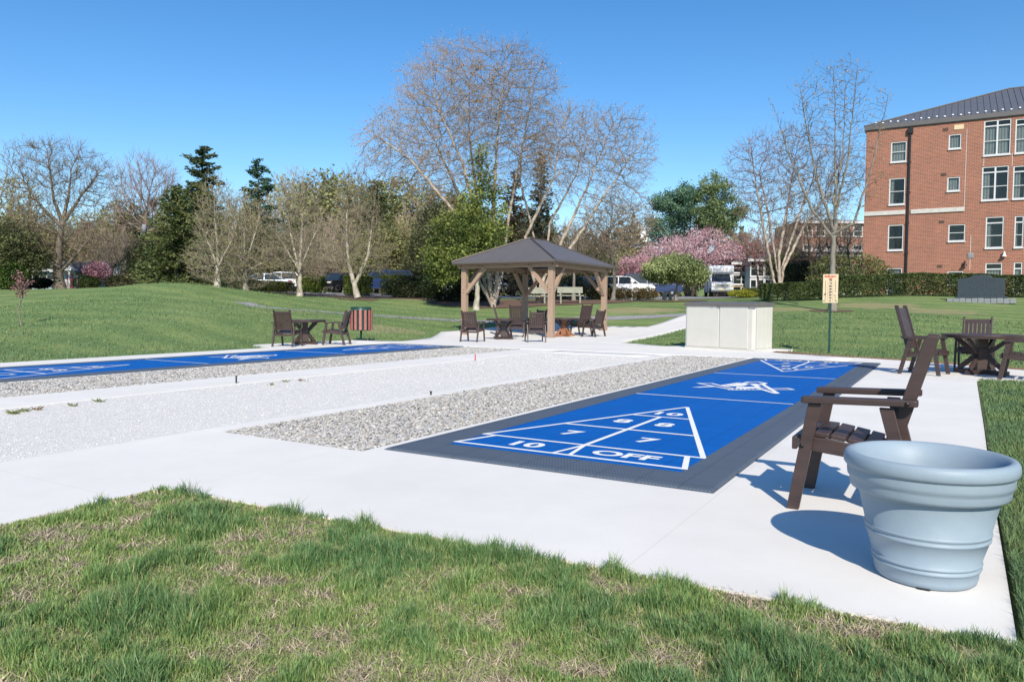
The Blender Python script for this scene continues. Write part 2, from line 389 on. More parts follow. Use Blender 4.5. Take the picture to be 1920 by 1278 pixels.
def pip(x, y, poly):
    ins = np.zeros(len(x), bool); n = len(poly)
    for i in range(n):
        x1, y1 = poly[i]; x2, y2 = poly[(i+1) % n]
        c = ((y1 > y) != (y2 > y)); ins ^= c & (x < (x2-x1)*(y-y1)/((y2-y1) if y2 != y1 else 1e-9)+x1)
    return ins
def drape(name, poly, step, dz, m_, kind='structure', thick=0.0):
    P = np.array(poly, float); edge = []
    for i in range(len(P)):
        a, b = P[i], P[(i+1) % len(P)]; k = max(1, int(np.hypot(*(b-a))/step))
        edge += [tuple(a+(b-a)*t/k) for t in range(k)]
    ne = len(edge)
    xs = np.arange(P[:, 0].min()+step*.5, P[:, 0].max(), step); ys = np.arange(P[:, 1].min()+step*.5, P[:, 1].max(), step)
    X, Y = np.meshgrid(xs, ys); X = X.ravel()+rng.uniform(-.03, .03, X.size)*step; Y = Y.ravel()
    k = pip(X, Y, poly); pts = [Vector(p) for p in edge]+[Vector((a, b)) for a, b in zip(X[k], Y[k])]
    vo, _, fo, _, _, _ = delaunay_2d_cdt(pts, [(i, (i+1) % ne) for i in range(ne)], [], 1, 1e-5)
    V = np.array([tuple(v) for v in vo]); Z = T(V[:, 0], V[:, 1])+dz
    mb = MB(); mb.add([(a, b, c) for (a, b), c in zip(V, Z)], [tuple(f) for f in fo], True)
    if thick:
        E_ = [edge[i] for i in range(ne)]; Ez = T([e[0] for e in E_], [e[1] for e in E_])+dz
        vs = [(e[0], e[1], z) for e, z in zip(E_, Ez)]+[(e[0], e[1], z-thick) for e, z in zip(E_, Ez)]
        mb.add(vs, [(i, (i+1) % ne, ne+(i+1) % ne, ne+i) for i in range(ne)])
    o = mb.done(name, m_, fix=bool(thick))
    me = o.data
    if me.polygons and me.polygons[0].normal.z < 0: me.flip_normals()
    return tag(o, kind=kind)
def vn(x, y, scale, seed=0):              # value noise 0..1
    r = np.random.default_rng(seed).random((257, 257)); u = x*scale+500.5; v = y*scale+500.5
    i = np.floor(u).astype(int); j = np.floor(v).astype(int); a = u-i; b = v-j; a = a*a*(3-2*a); b = b*b*(3-2*b)
    i0, i1, j0, j1 = i % 257, (i+1) % 257, j % 257, (j+1) % 257
    return (r[i0, j0]*(1-a)+r[i1, j0]*a)*(1-b)+(r[i0, j1]*(1-a)+r[i1, j1]*a)*b

# ------------------------------------------------------------------ lighting
w = bpy.data.worlds.new('World'); S.world = w; w.use_nodes = True; nt = w.node_tree
sky = nt.nodes.new('ShaderNodeTexSky'); sky.sky_type = 'NISHITA'; sky.sun_disc = False
SUN = Vector((.596*math.cos(math.radians(36.3)), -.803*math.cos(math.radians(36.3)), math.sin(math.radians(36.3)))).normalized()
sky.sun_elevation = math.radians(36.3); sky.sun_rotation = math.atan2(SUN.x, SUN.y)
sky.altitude = 0; sky.air_density = 1.0; sky.dust_density = .25; sky.ozone_density = 3.0
bg = nt.nodes['Background']; bg.inputs['Strength'].default_value = .15
hsv = nt.nodes.new('ShaderNodeHueSaturation'); hsv.inputs['Saturation'].default_value = 1.29; hsv.inputs['Hue'].default_value = .502; hsv.inputs['Value'].default_value = .93
nt.links.new(sky.outputs[0], hsv.inputs['Color']); nt.links.new(hsv.outputs[0], bg.inputs[0])
sl = bpy.data.lights.new('sun', 'SUN'); sl.energy = 5.0; sl.angle = math.radians(.53); sl.color = (1, .90, .745)
so = bpy.data.objects.new('sun', sl); COL.objects.link(so); so.rotation_euler = SUN.to_track_quat('Z', 'Y').to_euler()

# ------------------------------------------------------------------ terrain mesh (polar sheet round the camera out to the horizon)
def terrain():
    rad = [0.0]; r = .6
    while r < 900: rad.append(r); r *= 1.028 if r < 120 else 1.12
    na = 240; ang = np.linspace(0, 2*PI, na, endpoint=False)
    V = [(0, 0)]+[(a*math.cos(t), a*math.sin(t)) for a in rad[1:] for t in ang]
    V = np.array(V); Z = T(V[:, 0], V[:, 1])-.05
    F = [(0, 1+k, 1+(k+1) % na) for k in range(na)]
    me = MB(); me.add([(a, b, c) for (a, b), c in zip(V, Z)], F+[(1+i*na+k, 1+(i+1)*na+k, 1+(i+1)*na+(k+1) % na, 1+i*na+(k+1) % na) for i in range(len(rad)-2) for k in range(na)], True)
    o = me.done('lawn', M['lawn'], fix=False); tag(o, kind='structure'); return o
terrain()
# ------------------------------------------------------------------ paving and beds (court axes = world axes)
FAR = 18.15
def slab(name, poly, z, th, m_, kind='structure'):
    mb = MB(); mb.prism(poly, 'z', z-th, z); o = mb.done(name, m_); return tag(o, kind=kind)
NE = 4.62
LAWN_FAR = [(14, 15.6), (6, 16.3), (1.3, 17.9), (-.86, 19.5), (-3.41, 20.6), (-4.2, 20.95)]
slab('concrete_paving', [(-4.42, -20), (-4.42, 3.0), (.24, 3.2), (.27, 6), (.32, 9), (.40, 14.9), (14, 14.9)]+LAWN_FAR[0:4]+[(-2.0, 19.985), (-2.0, FAR), (-1.29, FAR), (-1.29, NE+.15), (-4.05, NE+.15), (-4.05, NE), (-4.16, NE), (-5.9, NE), (-6.13, NE), (-6.13, 1.0), (-9.25, 1.0), (-9.25, 3.75), (-16.3, 3.75), (-16.3, -20)], 0, .12, M['concrete'])
slab('concrete_strip', [(-4.16, NE+.002), (-4.052, NE+.002), (-4.052, FAR), (-4.16, FAR)], -.003, .11, M['concrete'])
slab('concrete_kerb', [(-6.13, NE+.002), (-5.9, NE+.002), (-5.9, FAR), (-6.13, FAR)], .001, .14, M['concrete'])
slab('concrete_kerb', [(-10.3, 3.752), (-9.25, 3.752), (-9.25, FAR), (-10.3, FAR)], .001, .14, M['concrete'])
slab('concrete_strip', [(-12.3, 3.752), (-12.22, 3.752), (-12.22, FAR), (-12.3, FAR)], -.003, .11, M['concrete'])
slab('concrete_walk', [(-16.3, 3.752), (-15.07, 3.752), (-15.07, FAR), (-15.8, FAR), (-17.75, FAR), (-17.9, 15.2), (-16.3, 14.4)], 0, .12, M['concrete'])
slab('bocce_court', [(-9.248, 1.002), (-6.132, 1.002), (-6.13, FAR), (-9.25, FAR)], -.008, .05, M['bocce'])
slab('gravel_bed', [(-5.9, NE+.001), (-4.16, NE+.001), (-4.16, FAR), (-5.9, FAR)], -.014, .05, M['gravel'])
slab('gravel_bed', [(-12.22, 3.752), (-10.3, 3.752), (-10.3, FAR), (-12.22, FAR)], -.014, .05, M['gravel'])
drape('concrete_patio', [(-17.75, FAR+.002), (-2.0, FAR+.002), (-2.0, 19.985), (-3.41, 20.6), (-4.1, 20.95), (-3.9, 22.6), (-7.0, 23.0), (-7.6, 22.2), (-9.6, 23.4), (-9.75, 45), (-11.6, 45), (-11.9, 32.3), (-18.3, 32.3), (-18.5, 25.5), (-16.6, 22.2), (-15.9, 19.7), (-17.7, 19.3)], .6, .0, M['concrete'], thick=.12)
drape('concrete_patch', [(-6.4, 17.0), (-9.2, 17.2), (-9.2, FAR), (-6.4, FAR)], .5, -.003, M['concrete'], thick=.004)
def rowpath(pts, wd):
    P = [np.array(p) for p in pts]; a = []; b = []
    for i, p in enumerate(P):
        t = P[min(i+1, len(P)-1)]-P[max(i-1, 0)]; t = t/np.hypot(*t); n = np.array([-t[1], t[0]])*wd/2; a.append(tuple(p+n)); b.append(tuple(p-n))
    return a+b[::-1]
pp = [tuple(at(px, 573, d)[:2]) for px, d in ((455, 40), (480, 39), (760, 37.5), (1000, 37), (1150, 37.5), (1290, 38.5))]
drape('asphalt_path', rowpath(pp, 1.1), .7, -.035, M['asphalt'])
pk = [tuple(at(px, 573, d)[:2]) for px, d in ((440, 58), (700, 56), (1000, 56.5), (1200, 55), (1300, 56), (1480, 60), (1490, 90), (1200, 84), (700, 82), (430, 78))]
drape('parking_lot', pk, 1.6, -.02, M['asphalt'])
def blob(px, d, rx, ry, n=18, seed=0):
    p = at(px, 573, d); r = np.random.default_rng(seed)
    return [(p[0]+(rx*math.cos(t)*RT[0]+ry*math.sin(t)*-RT[1])*(1+.25*r.random()), p[1]+(rx*math.cos(t)*RT[1]+ry*math.sin(t)*RT[0])*(1+.25*r.random())) for t in np.linspace(0, 2*PI, n, endpoint=False)]
for i, (px, d, a, b) in enumerate([(625, 54.5, 5, 1.6), (745, 54, 5.5, 1.8), (672, 48, 1.2, 1.2), (560, 50, 1.0, 1.0), (1560, 38, .9, .8), (1040, 50, 5.5, 3.4), (1262, 48, 2.0, 1.3), (1720, 42.5, 6.5, 2.2), (930, 49, 4, 3.5), (1500, 42, 3.5, 1.2)]):
    if i in (7, 9): continue
    drape('mulch_bed', blob(px, d, a, b, seed=i), .5, -.035+.003*i, M['mulch'])

# ------------------------------------------------------------------ gravel stones
ICO = None
def rocks(name, x0, x1, y0, y1, n, smin, smax, zc, gm=.375, gs=.095):
    t = (1+5**.5)/2
    V0 = np.array([(-1, t, 0), (1, t, 0), (-1, -t, 0), (1, -t, 0), (0, -1, t), (0, 1, t), (0, -1, -t), (0, 1, -t), (t, 0, -1), (t, 0, 1), (-t, 0, -1), (-t, 0, 1)])/math.hypot(1, t)
    F0 = np.array([(0, 11, 5), (0, 5, 1), (0, 1, 7), (0, 7, 10), (0, 10, 11), (1, 5, 9), (5, 11, 4), (11, 10, 2), (10, 7, 6), (7, 1, 8), (3, 9, 4), (3, 4, 2), (3, 2, 6), (3, 6, 8), (3, 8, 9), (4, 9, 5), (2, 4, 11), (6, 2, 10), (8, 6, 7), (9, 8, 1)])
    x = rng.uniform(x0, x1, n); y = y0+(y1-y0)*rng.random(n)**1.35; s = rng.uniform(smin, smax, n)*(1+.03*(y-y0))
    an = rng.uniform(0, 2*PI, n); sc = np.stack([s*rng.uniform(.8, 1.4, n), s*rng.uniform(.7, 1.1, n), s*rng.uniform(.45, .75, n)], -1)
    v = V0[None]*(1+rng.uniform(-.18, .18, (n, 12, 1)))*sc[:, None]
    c, s_ = np.cos(an)[:, None], np.sin(an)[:, None]
    X = v[..., 0]*c-v[..., 1]*s_+x[:, None]; Y = v[..., 0]*s_+v[..., 1]*c+y[:, None]; Z = v[..., 2]+zc+rng.uniform(-.004, .008, (n, 1))
    V = np.stack([X, Y, Z], -1).reshape(-1, 3); F = (F0[None]+12*np.arange(n)[:, None, None]).reshape(-1, 3)
    g = np.clip(rng.normal(gm, gs, n), .16, .78); wm = rng.normal(0, .02, n)
    tint = np.where(rng.random(n) < .08, .05, 0)
    colr = np.stack([g*1.0+wm*.6+tint, g*.985+tint*.4, g*.955-wm*.8-tint*.3], -1)
    return mesh_np(name, V, F, M['stone'], col=np.repeat(np.clip(colr, .05, .85), 12, 0), smooth=False)
tag(rocks('gravel_stones', -5.88, -4.18, NE+.02, FAR-.02, 30000, .009, .017, -.006), 'loose grey river gravel filling the bed beside the near blue court', 'gravel', kind='stuff')
tag(rocks('gravel_stones', -12.2, -10.32, 4.5, FAR-.02, 22000, .011, .019, -.006), 'loose grey river gravel filling the bed beside the far blue court', 'gravel', kind='stuff')
tag(rocks('stone_grit', -9.23, -6.15, 1.1, FAR-.8, 26000, .003, .006, -.008, .66, .07), 'fine pale crushed stone lying on the bocce lane', 'gravel', kind='stuff')

# ------------------------------------------------------------------ shuffleboard courts
def text_mesh(txt, size, off=.02):
    cu = bpy.data.curves.new('t', 'FONT'); cu.body = txt; cu.size = size; cu.align_x = 'CENTER'; cu.align_y = 'CENTER'; cu.offset = off; cu.extrude = 0
    o = bpy.data.objects.new('t', cu); COL.objects.link(o); dg = bpy.context.evaluated_depsgraph_get()
    me = bpy.data.meshes.new_from_object(o.evaluated_get(dg)); vs = [tuple(v.co) for v in me.vertices]; fs = [tuple(p.vertices) for p in me.polygons]
    bpy.data.objects.remove(o); bpy.data.curves.remove(cu); bpy.data.meshes.remove(me); return vs, fs
def court(label):
    W2, LN = 1.377, FAR-.02-(NE+.155)
    e = empty('shuffleboard_court', (0, 0, 0), 0, label, 'shuffleboard court', 'blue tiled shuffleboard courts')
    bx, by0, by1 = 1.025, .43, LN-.38
    y0 = 0; y1 = LN
    ring = MB()
    outer = [(-W2, y0), (W2, y0), (W2, y1), (-W2, y1)]; inner = [(-bx-.0, by0), (bx, by0), (bx, by1), (-bx, by1)]
    zt = .016
    vs = [(*p, zt) for p in outer]+[(*p, zt) for p in inner]+[(*p, .001) for p in outer]
    # bevelled outer edge
    vs2 = [(p[0]+(-.03 if p[0] > 0 else .03), p[1]+(.03 if p[1] < 5 else -.03), zt) for p in outer]
    vs = vs2+[(*p, zt) for p in inner]+[(*p, .001) for p in outer]
    fs = [(i, (i+1) % 4, 4+(i+1) % 4, 4+i) for i in range(4)]+[(8+i, 8+(i+1) % 4, (i+1) % 4, i) for i in range(4)]
    ring.add(vs, fs); ring.done('border', M['tile_gray'], e)
    mb = MB(); mb.prism([(-bx+.002, by0+.002), (bx-.002, by0+.002), (bx-.002, by1-.002), (-bx+.002, by1-.002)], 'z', .004, .0155); mb.done('playing_surface', M['tile_blue'], e)
    U = .3219; oy = 5.292-(NE+.155); kx = .341; zl = .0185
    lines = MB()
    def ln(p, q, wd=.045):
        p, q = Vector((*p, 0)), Vector((*q, 0)); d = (q-p).normalized(); n = Vector((-d.y, d.x, 0))*wd/2
        lines.add([(v.x, v.y, zl+random.uniform(0, .0009)) for v in (p-n, q-n, q+n, p+n)], [(0, 1, 2, 3)])
    def half(fl):
        def P(a, b): return (a*kx, oy+b*U) if not fl else (-a*kx, oy+(39-b)*U)
        ln(P(-3.0, .07), P(3.0, .07)); ln(P(-3, .0), P(-2.62, 1.5)); ln(P(3, 0), P(2.62, 1.5))
        ln(P(-3.05, 1.5), P(3.05, 1.5)); ln(P(-3, 1.5), P(0, 10.4)); ln(P(3, 1.5), P(0, 10.4))
        ln(P(-2, 4.5), P(2, 4.5)); ln(P(-1, 7.5), P(1, 7.5)); ln(P(0, 1.5), P(0, 7.5)); ln(P(-.22, .1), P(0, 1.5), .035); ln(P(.22, .1), P(0, 1.5), .035)
        ln(P(-3, 13.5), P(3, 13.5), .04)
        for tx, a, b, wd_, hh in (('10', -1.24, .77, .29, .21), ('OFF', 1.35, .79, .56, .20), ('7', -1.07, 3.06, .18, .24), ('7', 1.1, 3.06, .18, .24), ('8', -.69, 6.0, .18, .24), ('8', .63, 5.96, .18, .24), ('10', .02, 8.35, .30, .21)):
            vs, fs = text_mesh(tx, .3, .010); cx, cyy = P(a, b); s = -1 if fl else 1
            x0 = min(v[0] for v in vs); x1 = max(v[0] for v in vs); y0_ = min(v[1] for v in vs); y1_ = max(v[1] for v in vs)
            lines.add([(cx+s*((v[0]-x0)/(x1-x0)-.5)*wd_, cyy+s*((v[1]-y0_)/(y1_-y0_)-.5)*hh, zl) for v in vs], fs)
    half(False); lines.done('markings', M['line_white'], e, fix=False)
    lines = MB(); half(True); lines.done('markings', M['line_white'], e, fix=False)
    # emblem at mid court, flat appliqué, drawn in court metres (x across, y along)
    em = MB(); cyb = oy+19.5*U; ze = .0188
    def K(q): # zoom-coordinates of the emblem turned into court metres
        g = G(1200+q[0]/4.364, 660+q[1]/4.364); return (g[0]+2.703, g[1]-4.775)
    def poly(pts, z=ze):
        p = [K(q) for q in pts]
        vo, _, fo, _, _, _ = delaunay_2d_cdt([Vector(a) for a in p], [], [list(range(len(p)))], 1, 1e-6)
        em.add([(v[0], v[1], z) for v in vo], [tuple(f) for f in fo])
    def pl(pts, wd=.04):
        p = [Vector((*K(q), 0)) for q in pts]
        for a, b in zip(p[:-1], p[1:]):
            d = (b-a).normalized(); n = Vector((-d.y, d.x, 0))*wd/2; zz = ze+random.uniform(0, .0008)
            em.add([(v.x, v.y, zz) for v in (a-n-d*wd*.3, b-n+d*wd*.3, b+n+d*wd*.3, a+n-d*wd*.3)], [(0, 1, 2, 3)])
    poly([(402, 295), (560, 286), (600, 291), (470, 297)])
    pl([(458, 262), (568, 263), (640, 282), (735, 303), (850, 308)], .05); pl([(458, 262), (600, 290), (740, 317), (1000, 315), (1235, 315)], .05)
    pl([(1235, 315), (1185, 303), (1060, 306)], .045); pl([(640, 282), (790, 258), (850, 268)], .05)
    poly([(650, 284), (790, 263), (868, 272), (830, 285), (760, 287)])
    poly([(770, 290), (850, 292), (940, 290), (990, 302), (860, 307), (770, 303)])
    pl([(830, 262), (870, 252), (950, 251), (1010, 262), (985, 272), (900, 266), (850, 268)], .06)
    pl([(975, 265), (1105, 345), (1085, 346), (905, 292)], .06); pl([(905, 275), (960, 300), (1000, 300)], .05); poly([(880, 272), (930, 268), (975, 285), (930, 290)])
    for k in range(9): pl([(700+34*k, 308+.6*k), (712+34*k, 317)], .03)
    em.done('emblem', M['line_white'], e, fix=False)
    return e
c1 = court('near blue shuffleboard court with grey tile border beside the foreground armchair'); c1.location = (-2.67, NE+.155, 0)
c2 = copy_tree(c1); c2.location = (-13.68, NE+.155, 0); c2['label'] = 'far blue shuffleboard court beyond the bocce lane, alongside the left lawn'
# base lip under mat 2
slab('concrete_base', [(-15.068, 3.752), (-12.302, 3.752), (-12.302, FAR), (-15.068, FAR)], -.004, .1, M['concrete'])
slab('concrete_base', [(-4.05, NE+.152), (-1.292, NE+.152), (-1.292, FAR-.002), (-4.05, FAR-.002)], -.004, .1, M['concrete'])

# ------------------------------------------------------------------ grass blades
def blades(name, poly, nmax, label, near=False, zc=-.014, hscale=1.0, dens0=9000, patch=.42, keep=None):
    P = np.array(poly); x0, y0 = P.min(0); x1, y1 = P.max(0); area = (x1-x0)*(y1-y0)
    # candidates by depth-weighted rejection
    xs, ys, ds = [], [], []
    tries = 0
    got = 0
    while got < nmax and tries < 60:
        tries += 1
        k = 400000
        x = rng.uniform(x0, x1, k); y = rng.uniform(y0, y1, k); d = np.hypot(x, y)
        rate = dens0*np.minimum(1, (2.6/np.maximum(d, .5))**1.7)
        pr = rate/dens0
        m_ = (rng.random(k) < pr) & pip(x, y, poly)
        # in (widened) view
        u_, v_, z_ = project(np.stack([x, y, np.zeros(k)], -1)); m_ &= (z_ > .8) & (u_ > -350) & (u_ < 2300) & (v_ < 1700)
        if keep is not None: m_ &= keep(x, y)
        xs.append(x[m_]); ys.append(y[m_]); ds.append(d[m_]); got += m_.sum()
        if got > dens0*area*.9: break
        if tries*400000 > dens0*area: break
    x = np.concatenate(xs)[:nmax]; y = np.concatenate(ys)[:nmax]; d = np.concatenate(ds)[:nmax]
    c1_ = vn(x, y, 6.5, 1); c2_ = vn(x, y, 2.1, 2); c3_ = vn(x, y, 15, 3); thick = .40*c1_+.28*c2_+.32*c3_
    if near:
        right = np.clip((x+2.6)/2.6, 0, 1)*.06
        kk = thick > patch-.105+right+rng.normal(0, .075, len(x)); straw = ((~kk) & (rng.random(len(x)) < .34)) | (rng.random(len(x)) < .05)
        kk |= straw
    else:
        kk = thick > .28+rng.normal(0, .05, len(x)); straw = rng.random(len(x)) < .004
    x, y, d, thick, straw, c2_ = x[kk], y[kk], d[kk], thick[kk], straw[kk], c2_[kk]
    n = len(x); h_ = (.018+.085*np.clip((thick-.43)*3.0, 0, 1)**1.3)*rng.uniform(.55, 1.25, n)*hscale if near else rng.uniform(.035, .065, n)*hscale
    wd = rng.uniform(.0022, .0042, n)*np.clip(d/3.2, 1, 12)*.5
    h_ = np.where(straw & near, rng.uniform(.008, .03, n), h_)
    an = rng.uniform(0, 2*PI, n); bend = rng.uniform(.15, .75, n)*h_; bend = np.where(straw, rng.uniform(.03, .07, n)*(1 if near else .5), bend)
    fx, fy = np.cos(an), np.sin(an); sx, sy = -fy, fx
    tw = rng.uniform(-1, 1, n); sx = sx+tw*fx; sy = sy+tw*fy; l = np.hypot(sx, sy); sx /= l; sy /= l
    z0 = T(x, y)+zc
    def pt(f, hh, ww, s): return np.stack([x+fx*bend*f+sx*wd*ww*s, y+fy*bend*f+sy*wd*ww*s, z0+h_*hh], -1)
    V = np.stack([pt(0, 0, 1, -1), pt(0, 0, 1, 1), pt(.3, .55, .85, -1), pt(.3, .55, .85, 1), pt(1, 1, 0, 0)], 1).reshape(-1, 3)
    b = np.arange(n)*5; F = np.stack([np.stack([b, b+1, b+3], -1), np.stack([b, b+3, b+2], -1), np.stack([b+2, b+3, b+4], -1)], 1).reshape(-1, 3)
    t = rng.random(n)[:, None]
    ga, gb, gc = (np.array([.095, .195, .050]), np.array([.29, .42, .14]), np.array([.095, .205, .085])) if near else (np.array([.13, .215, .085]), np.array([.26, .35, .155]), np.array([.115, .21, .115]))
    gcol = ga*(1-t)+gb*t; q = (np.clip(c2_*1.8-.4, 0, 1)*.75)[:, None]; gcol = gcol*(1-q)+gc*q
    yl = rng.random(n) < (.10 if near else .05); gcol[yl] = np.array([.34, .34, .14])*(1 if near else .6)
    st = np.stack([rng.uniform(.36, .72, n)]*3, -1)*np.array([1, .84, .60])*(1.0 if near else .62)
    if near:
        lo_ = np.clip(1-(thick-.40)*5, 0, 1)[:, None]*rng.uniform(.4, 1, (n, 1)); gcol = gcol*(1-lo_)+np.array([.29, .37, .12])*lo_
    C = np.where(straw[:, None], st, gcol)*(rng.uniform(.8, 1.25, (n, 1)) if near else rng.uniform(.75, 1.0, (n, 1)))
    o = mesh_np(name, V, F, M['grass' if near else 'grass_far'], col=np.repeat(C, 5, 0))
    return tag(o, label, 'grass', kind='stuff')
def lawn_edge(x): return 3.0+.043*(x+4.42)
blades('grass_blades', [(-4.52, 1.0), (-4.50, 3.07), (-3, 3.12), (-1.4, 3.19), (.23, 3.25), (1.4, 3.2), (1.4, 1.0)], 260000, 'tufty spring grass with straw-coloured bare spots in the foreground', near=True, dens0=46000,
       keep=lambda x, y: ((y < lawn_edge(x)+.03*vn(x, y, 4, 9)-.005) & (x > -4.43+.02*vn(x, y, 5, 8))) | (x > .26))
blades('grass_blades', [(.27, 3.2), (3.4, 3.2), (8, 9), (9, 14.7), (.44, 14.85), (.36, 9), (.30, 6)], 120000, 'mown grass strip to the right of the concrete walk', near=False, dens0=30000, hscale=1.25)
blades('grass_blades', [(-16.33, 3), (-16.33, 14.3), (-17.95, 15.1), (-17.8, 19.35), (-16.1, 19.8), (-16.7, 22.2), (-18.6, 25.5), (-18.6, 33), (-46, 38), (-40, 3)], 130000, 'mown grass of the left lawn', dens0=2200, hscale=1.1)
blades('grass_blades', [(14, 15.7), (6, 16.4), (1.3, 18.0), (-.86, 19.6), (-3.41, 20.7), (-4.0, 21.1), (-3.8, 22.9), (-7, 23.1), (-7.7, 22.4), (-9.5, 23.6), (-9.6, 38), (14, 38)], 110000, 'mown grass behind the storage box and the score board', dens0=2600, hscale=1.1)
# straw fringe along the far lawn edge
def fringe():
    P = [(14, 15.65), (6, 16.35), (1.3, 17.95), (-.86, 19.55), (-3.41, 20.65), (-4.1, 21.0)]
    V = []; F = []; C = []
    n = 9000
    for i in range(n):
        k = random.randrange(2, 5) if random.random() < .8 else random.randrange(0, 5); a, b = P[k], P[k+1]; t = random.random()
        x = a[0]+(b[0]-a[0])*t+random.gauss(0, .03); y = a[1]+(b[1]-a[1])*t+abs(random.gauss(0, .09)); an = random.uniform(0, 2*PI); L = random.uniform(.03, .09); h = random.uniform(0, .05)
        q = len(V); V += [(x-.004, y, -.02), (x+.004, y, -.02), (x+L*math.cos(an), y+L*math.sin(an), h)]; F.append((q, q+1, q+2)); c = random.uniform(.5, 1.1); C += [(.42*c, .26*c, .17*c)]*3
    tag(mesh_np('dry_grass', V, F, M['grass'], col=np.array(C)), 'dry straw-coloured grass fringe along the far concrete edge', 'grass', kind='stuff')
fringe()
for nm_, pl_ in (('near_lawn_soil', [(-4.41, -3), (-4.41, 3.005), (-3, 3.065), (-1.4, 3.135), (.225, 3.19), (.26, 3.19), (1.6, 3.19), (1.6, -3)]), ('right_lawn', [(.262, 3.192), (.28, 6), (.33, 9), (.41, 14.88), (13.5, 14.88), (13.5, -3), (1.602, -3), (1.602, 3.192)])):
    drape(nm_, pl_, .8, -.012, M['soil' if nm_ == 'near_lawn_soil' else 'lawn'])
# ------------------------------------------------------------------ weeds on the bocce lane
def weed(p, r, n, label, colr=(.16, .20, .05)):
    V = []; F = []
    for i in range(n):
        a = random.uniform(0, 2*PI); L = r*random.uniform(.4, 1); h = random.uniform(.005, .03); x = p[0]+random.gauss(0, r*.4); y = p[1]+random.gauss(0, r*.2)
        q = len(V); V += [(x-.004, y, -.02), (x+.004, y, -.02), (x+.006+L*.6*math.cos(a), y+L*.6*math.sin(a), h), (x+L*math.cos(a), y+L*math.sin(a), h*1.3)]; F.append((q, q+1, q+2, q+3))
    C = np.array(colr)*np.repeat(rng.uniform(.7, 1.3, (n, 1)), 4, 0)
    tag(mesh_np('weed', V, F, M['leaf'], col=C), label, 'weed', 'weeds growing on the bocce lane')
for (px, py, r, n, lb) in [(28, 774, .09, 45, 'largest green weed patch at the left end of the bocce lane'), (50, 770, .07, 28, 'green weed tuft just right of the largest weed patch on the bocce lane'), (72, 767, .08, 25, 'low reddish weed right of the two leftmost weed patches'), (139, 760, .07, 20, 'small low weed on the bocce lane edge near the left kerb'), (188, 752, .09, 22, 'tall thin weed standing on the kerb edge of the bocce lane'), (535, 715, .08, 16, 'small weed on the bocce kerb right of the black stake'), (565, 713, .10, 22, 'brownish weed on the bocce kerb, rightmost of the weeds'), (510, 721, .05, 14, 'tiny weed closest to the black stake on the bocce kerb')]:
    weed(G(px, py), r, n, lb, (.25, .17, .08) if 'reddish' in lb or 'brownish' in lb else (.16, .20, .05))
def stake(px, py, h, m_, label):
    p = G(px, py); mb = MB(); mb.tube([(0, 0, -.05), (0, 0, h*.8), (.004, 0, h)], [.012, .012, .008], 8)
    mb.box((0, 0, h-.005), (.034, .02, .012)); tag(mb.done('marker_stake', m_, loc=(p[0], p[1], 0)), label, 'stake')
stake(443, 718, .11, M['black'], 'short black stake on the kerb at the left side of the bocce lane')
stake(808, 740, .05, M['black'], 'tiny black stake on the kerb between bocce lane and near gravel bed')
stake(891, 675, .13, M['red'], 'small red stake standing at the far end of the bocce lane')

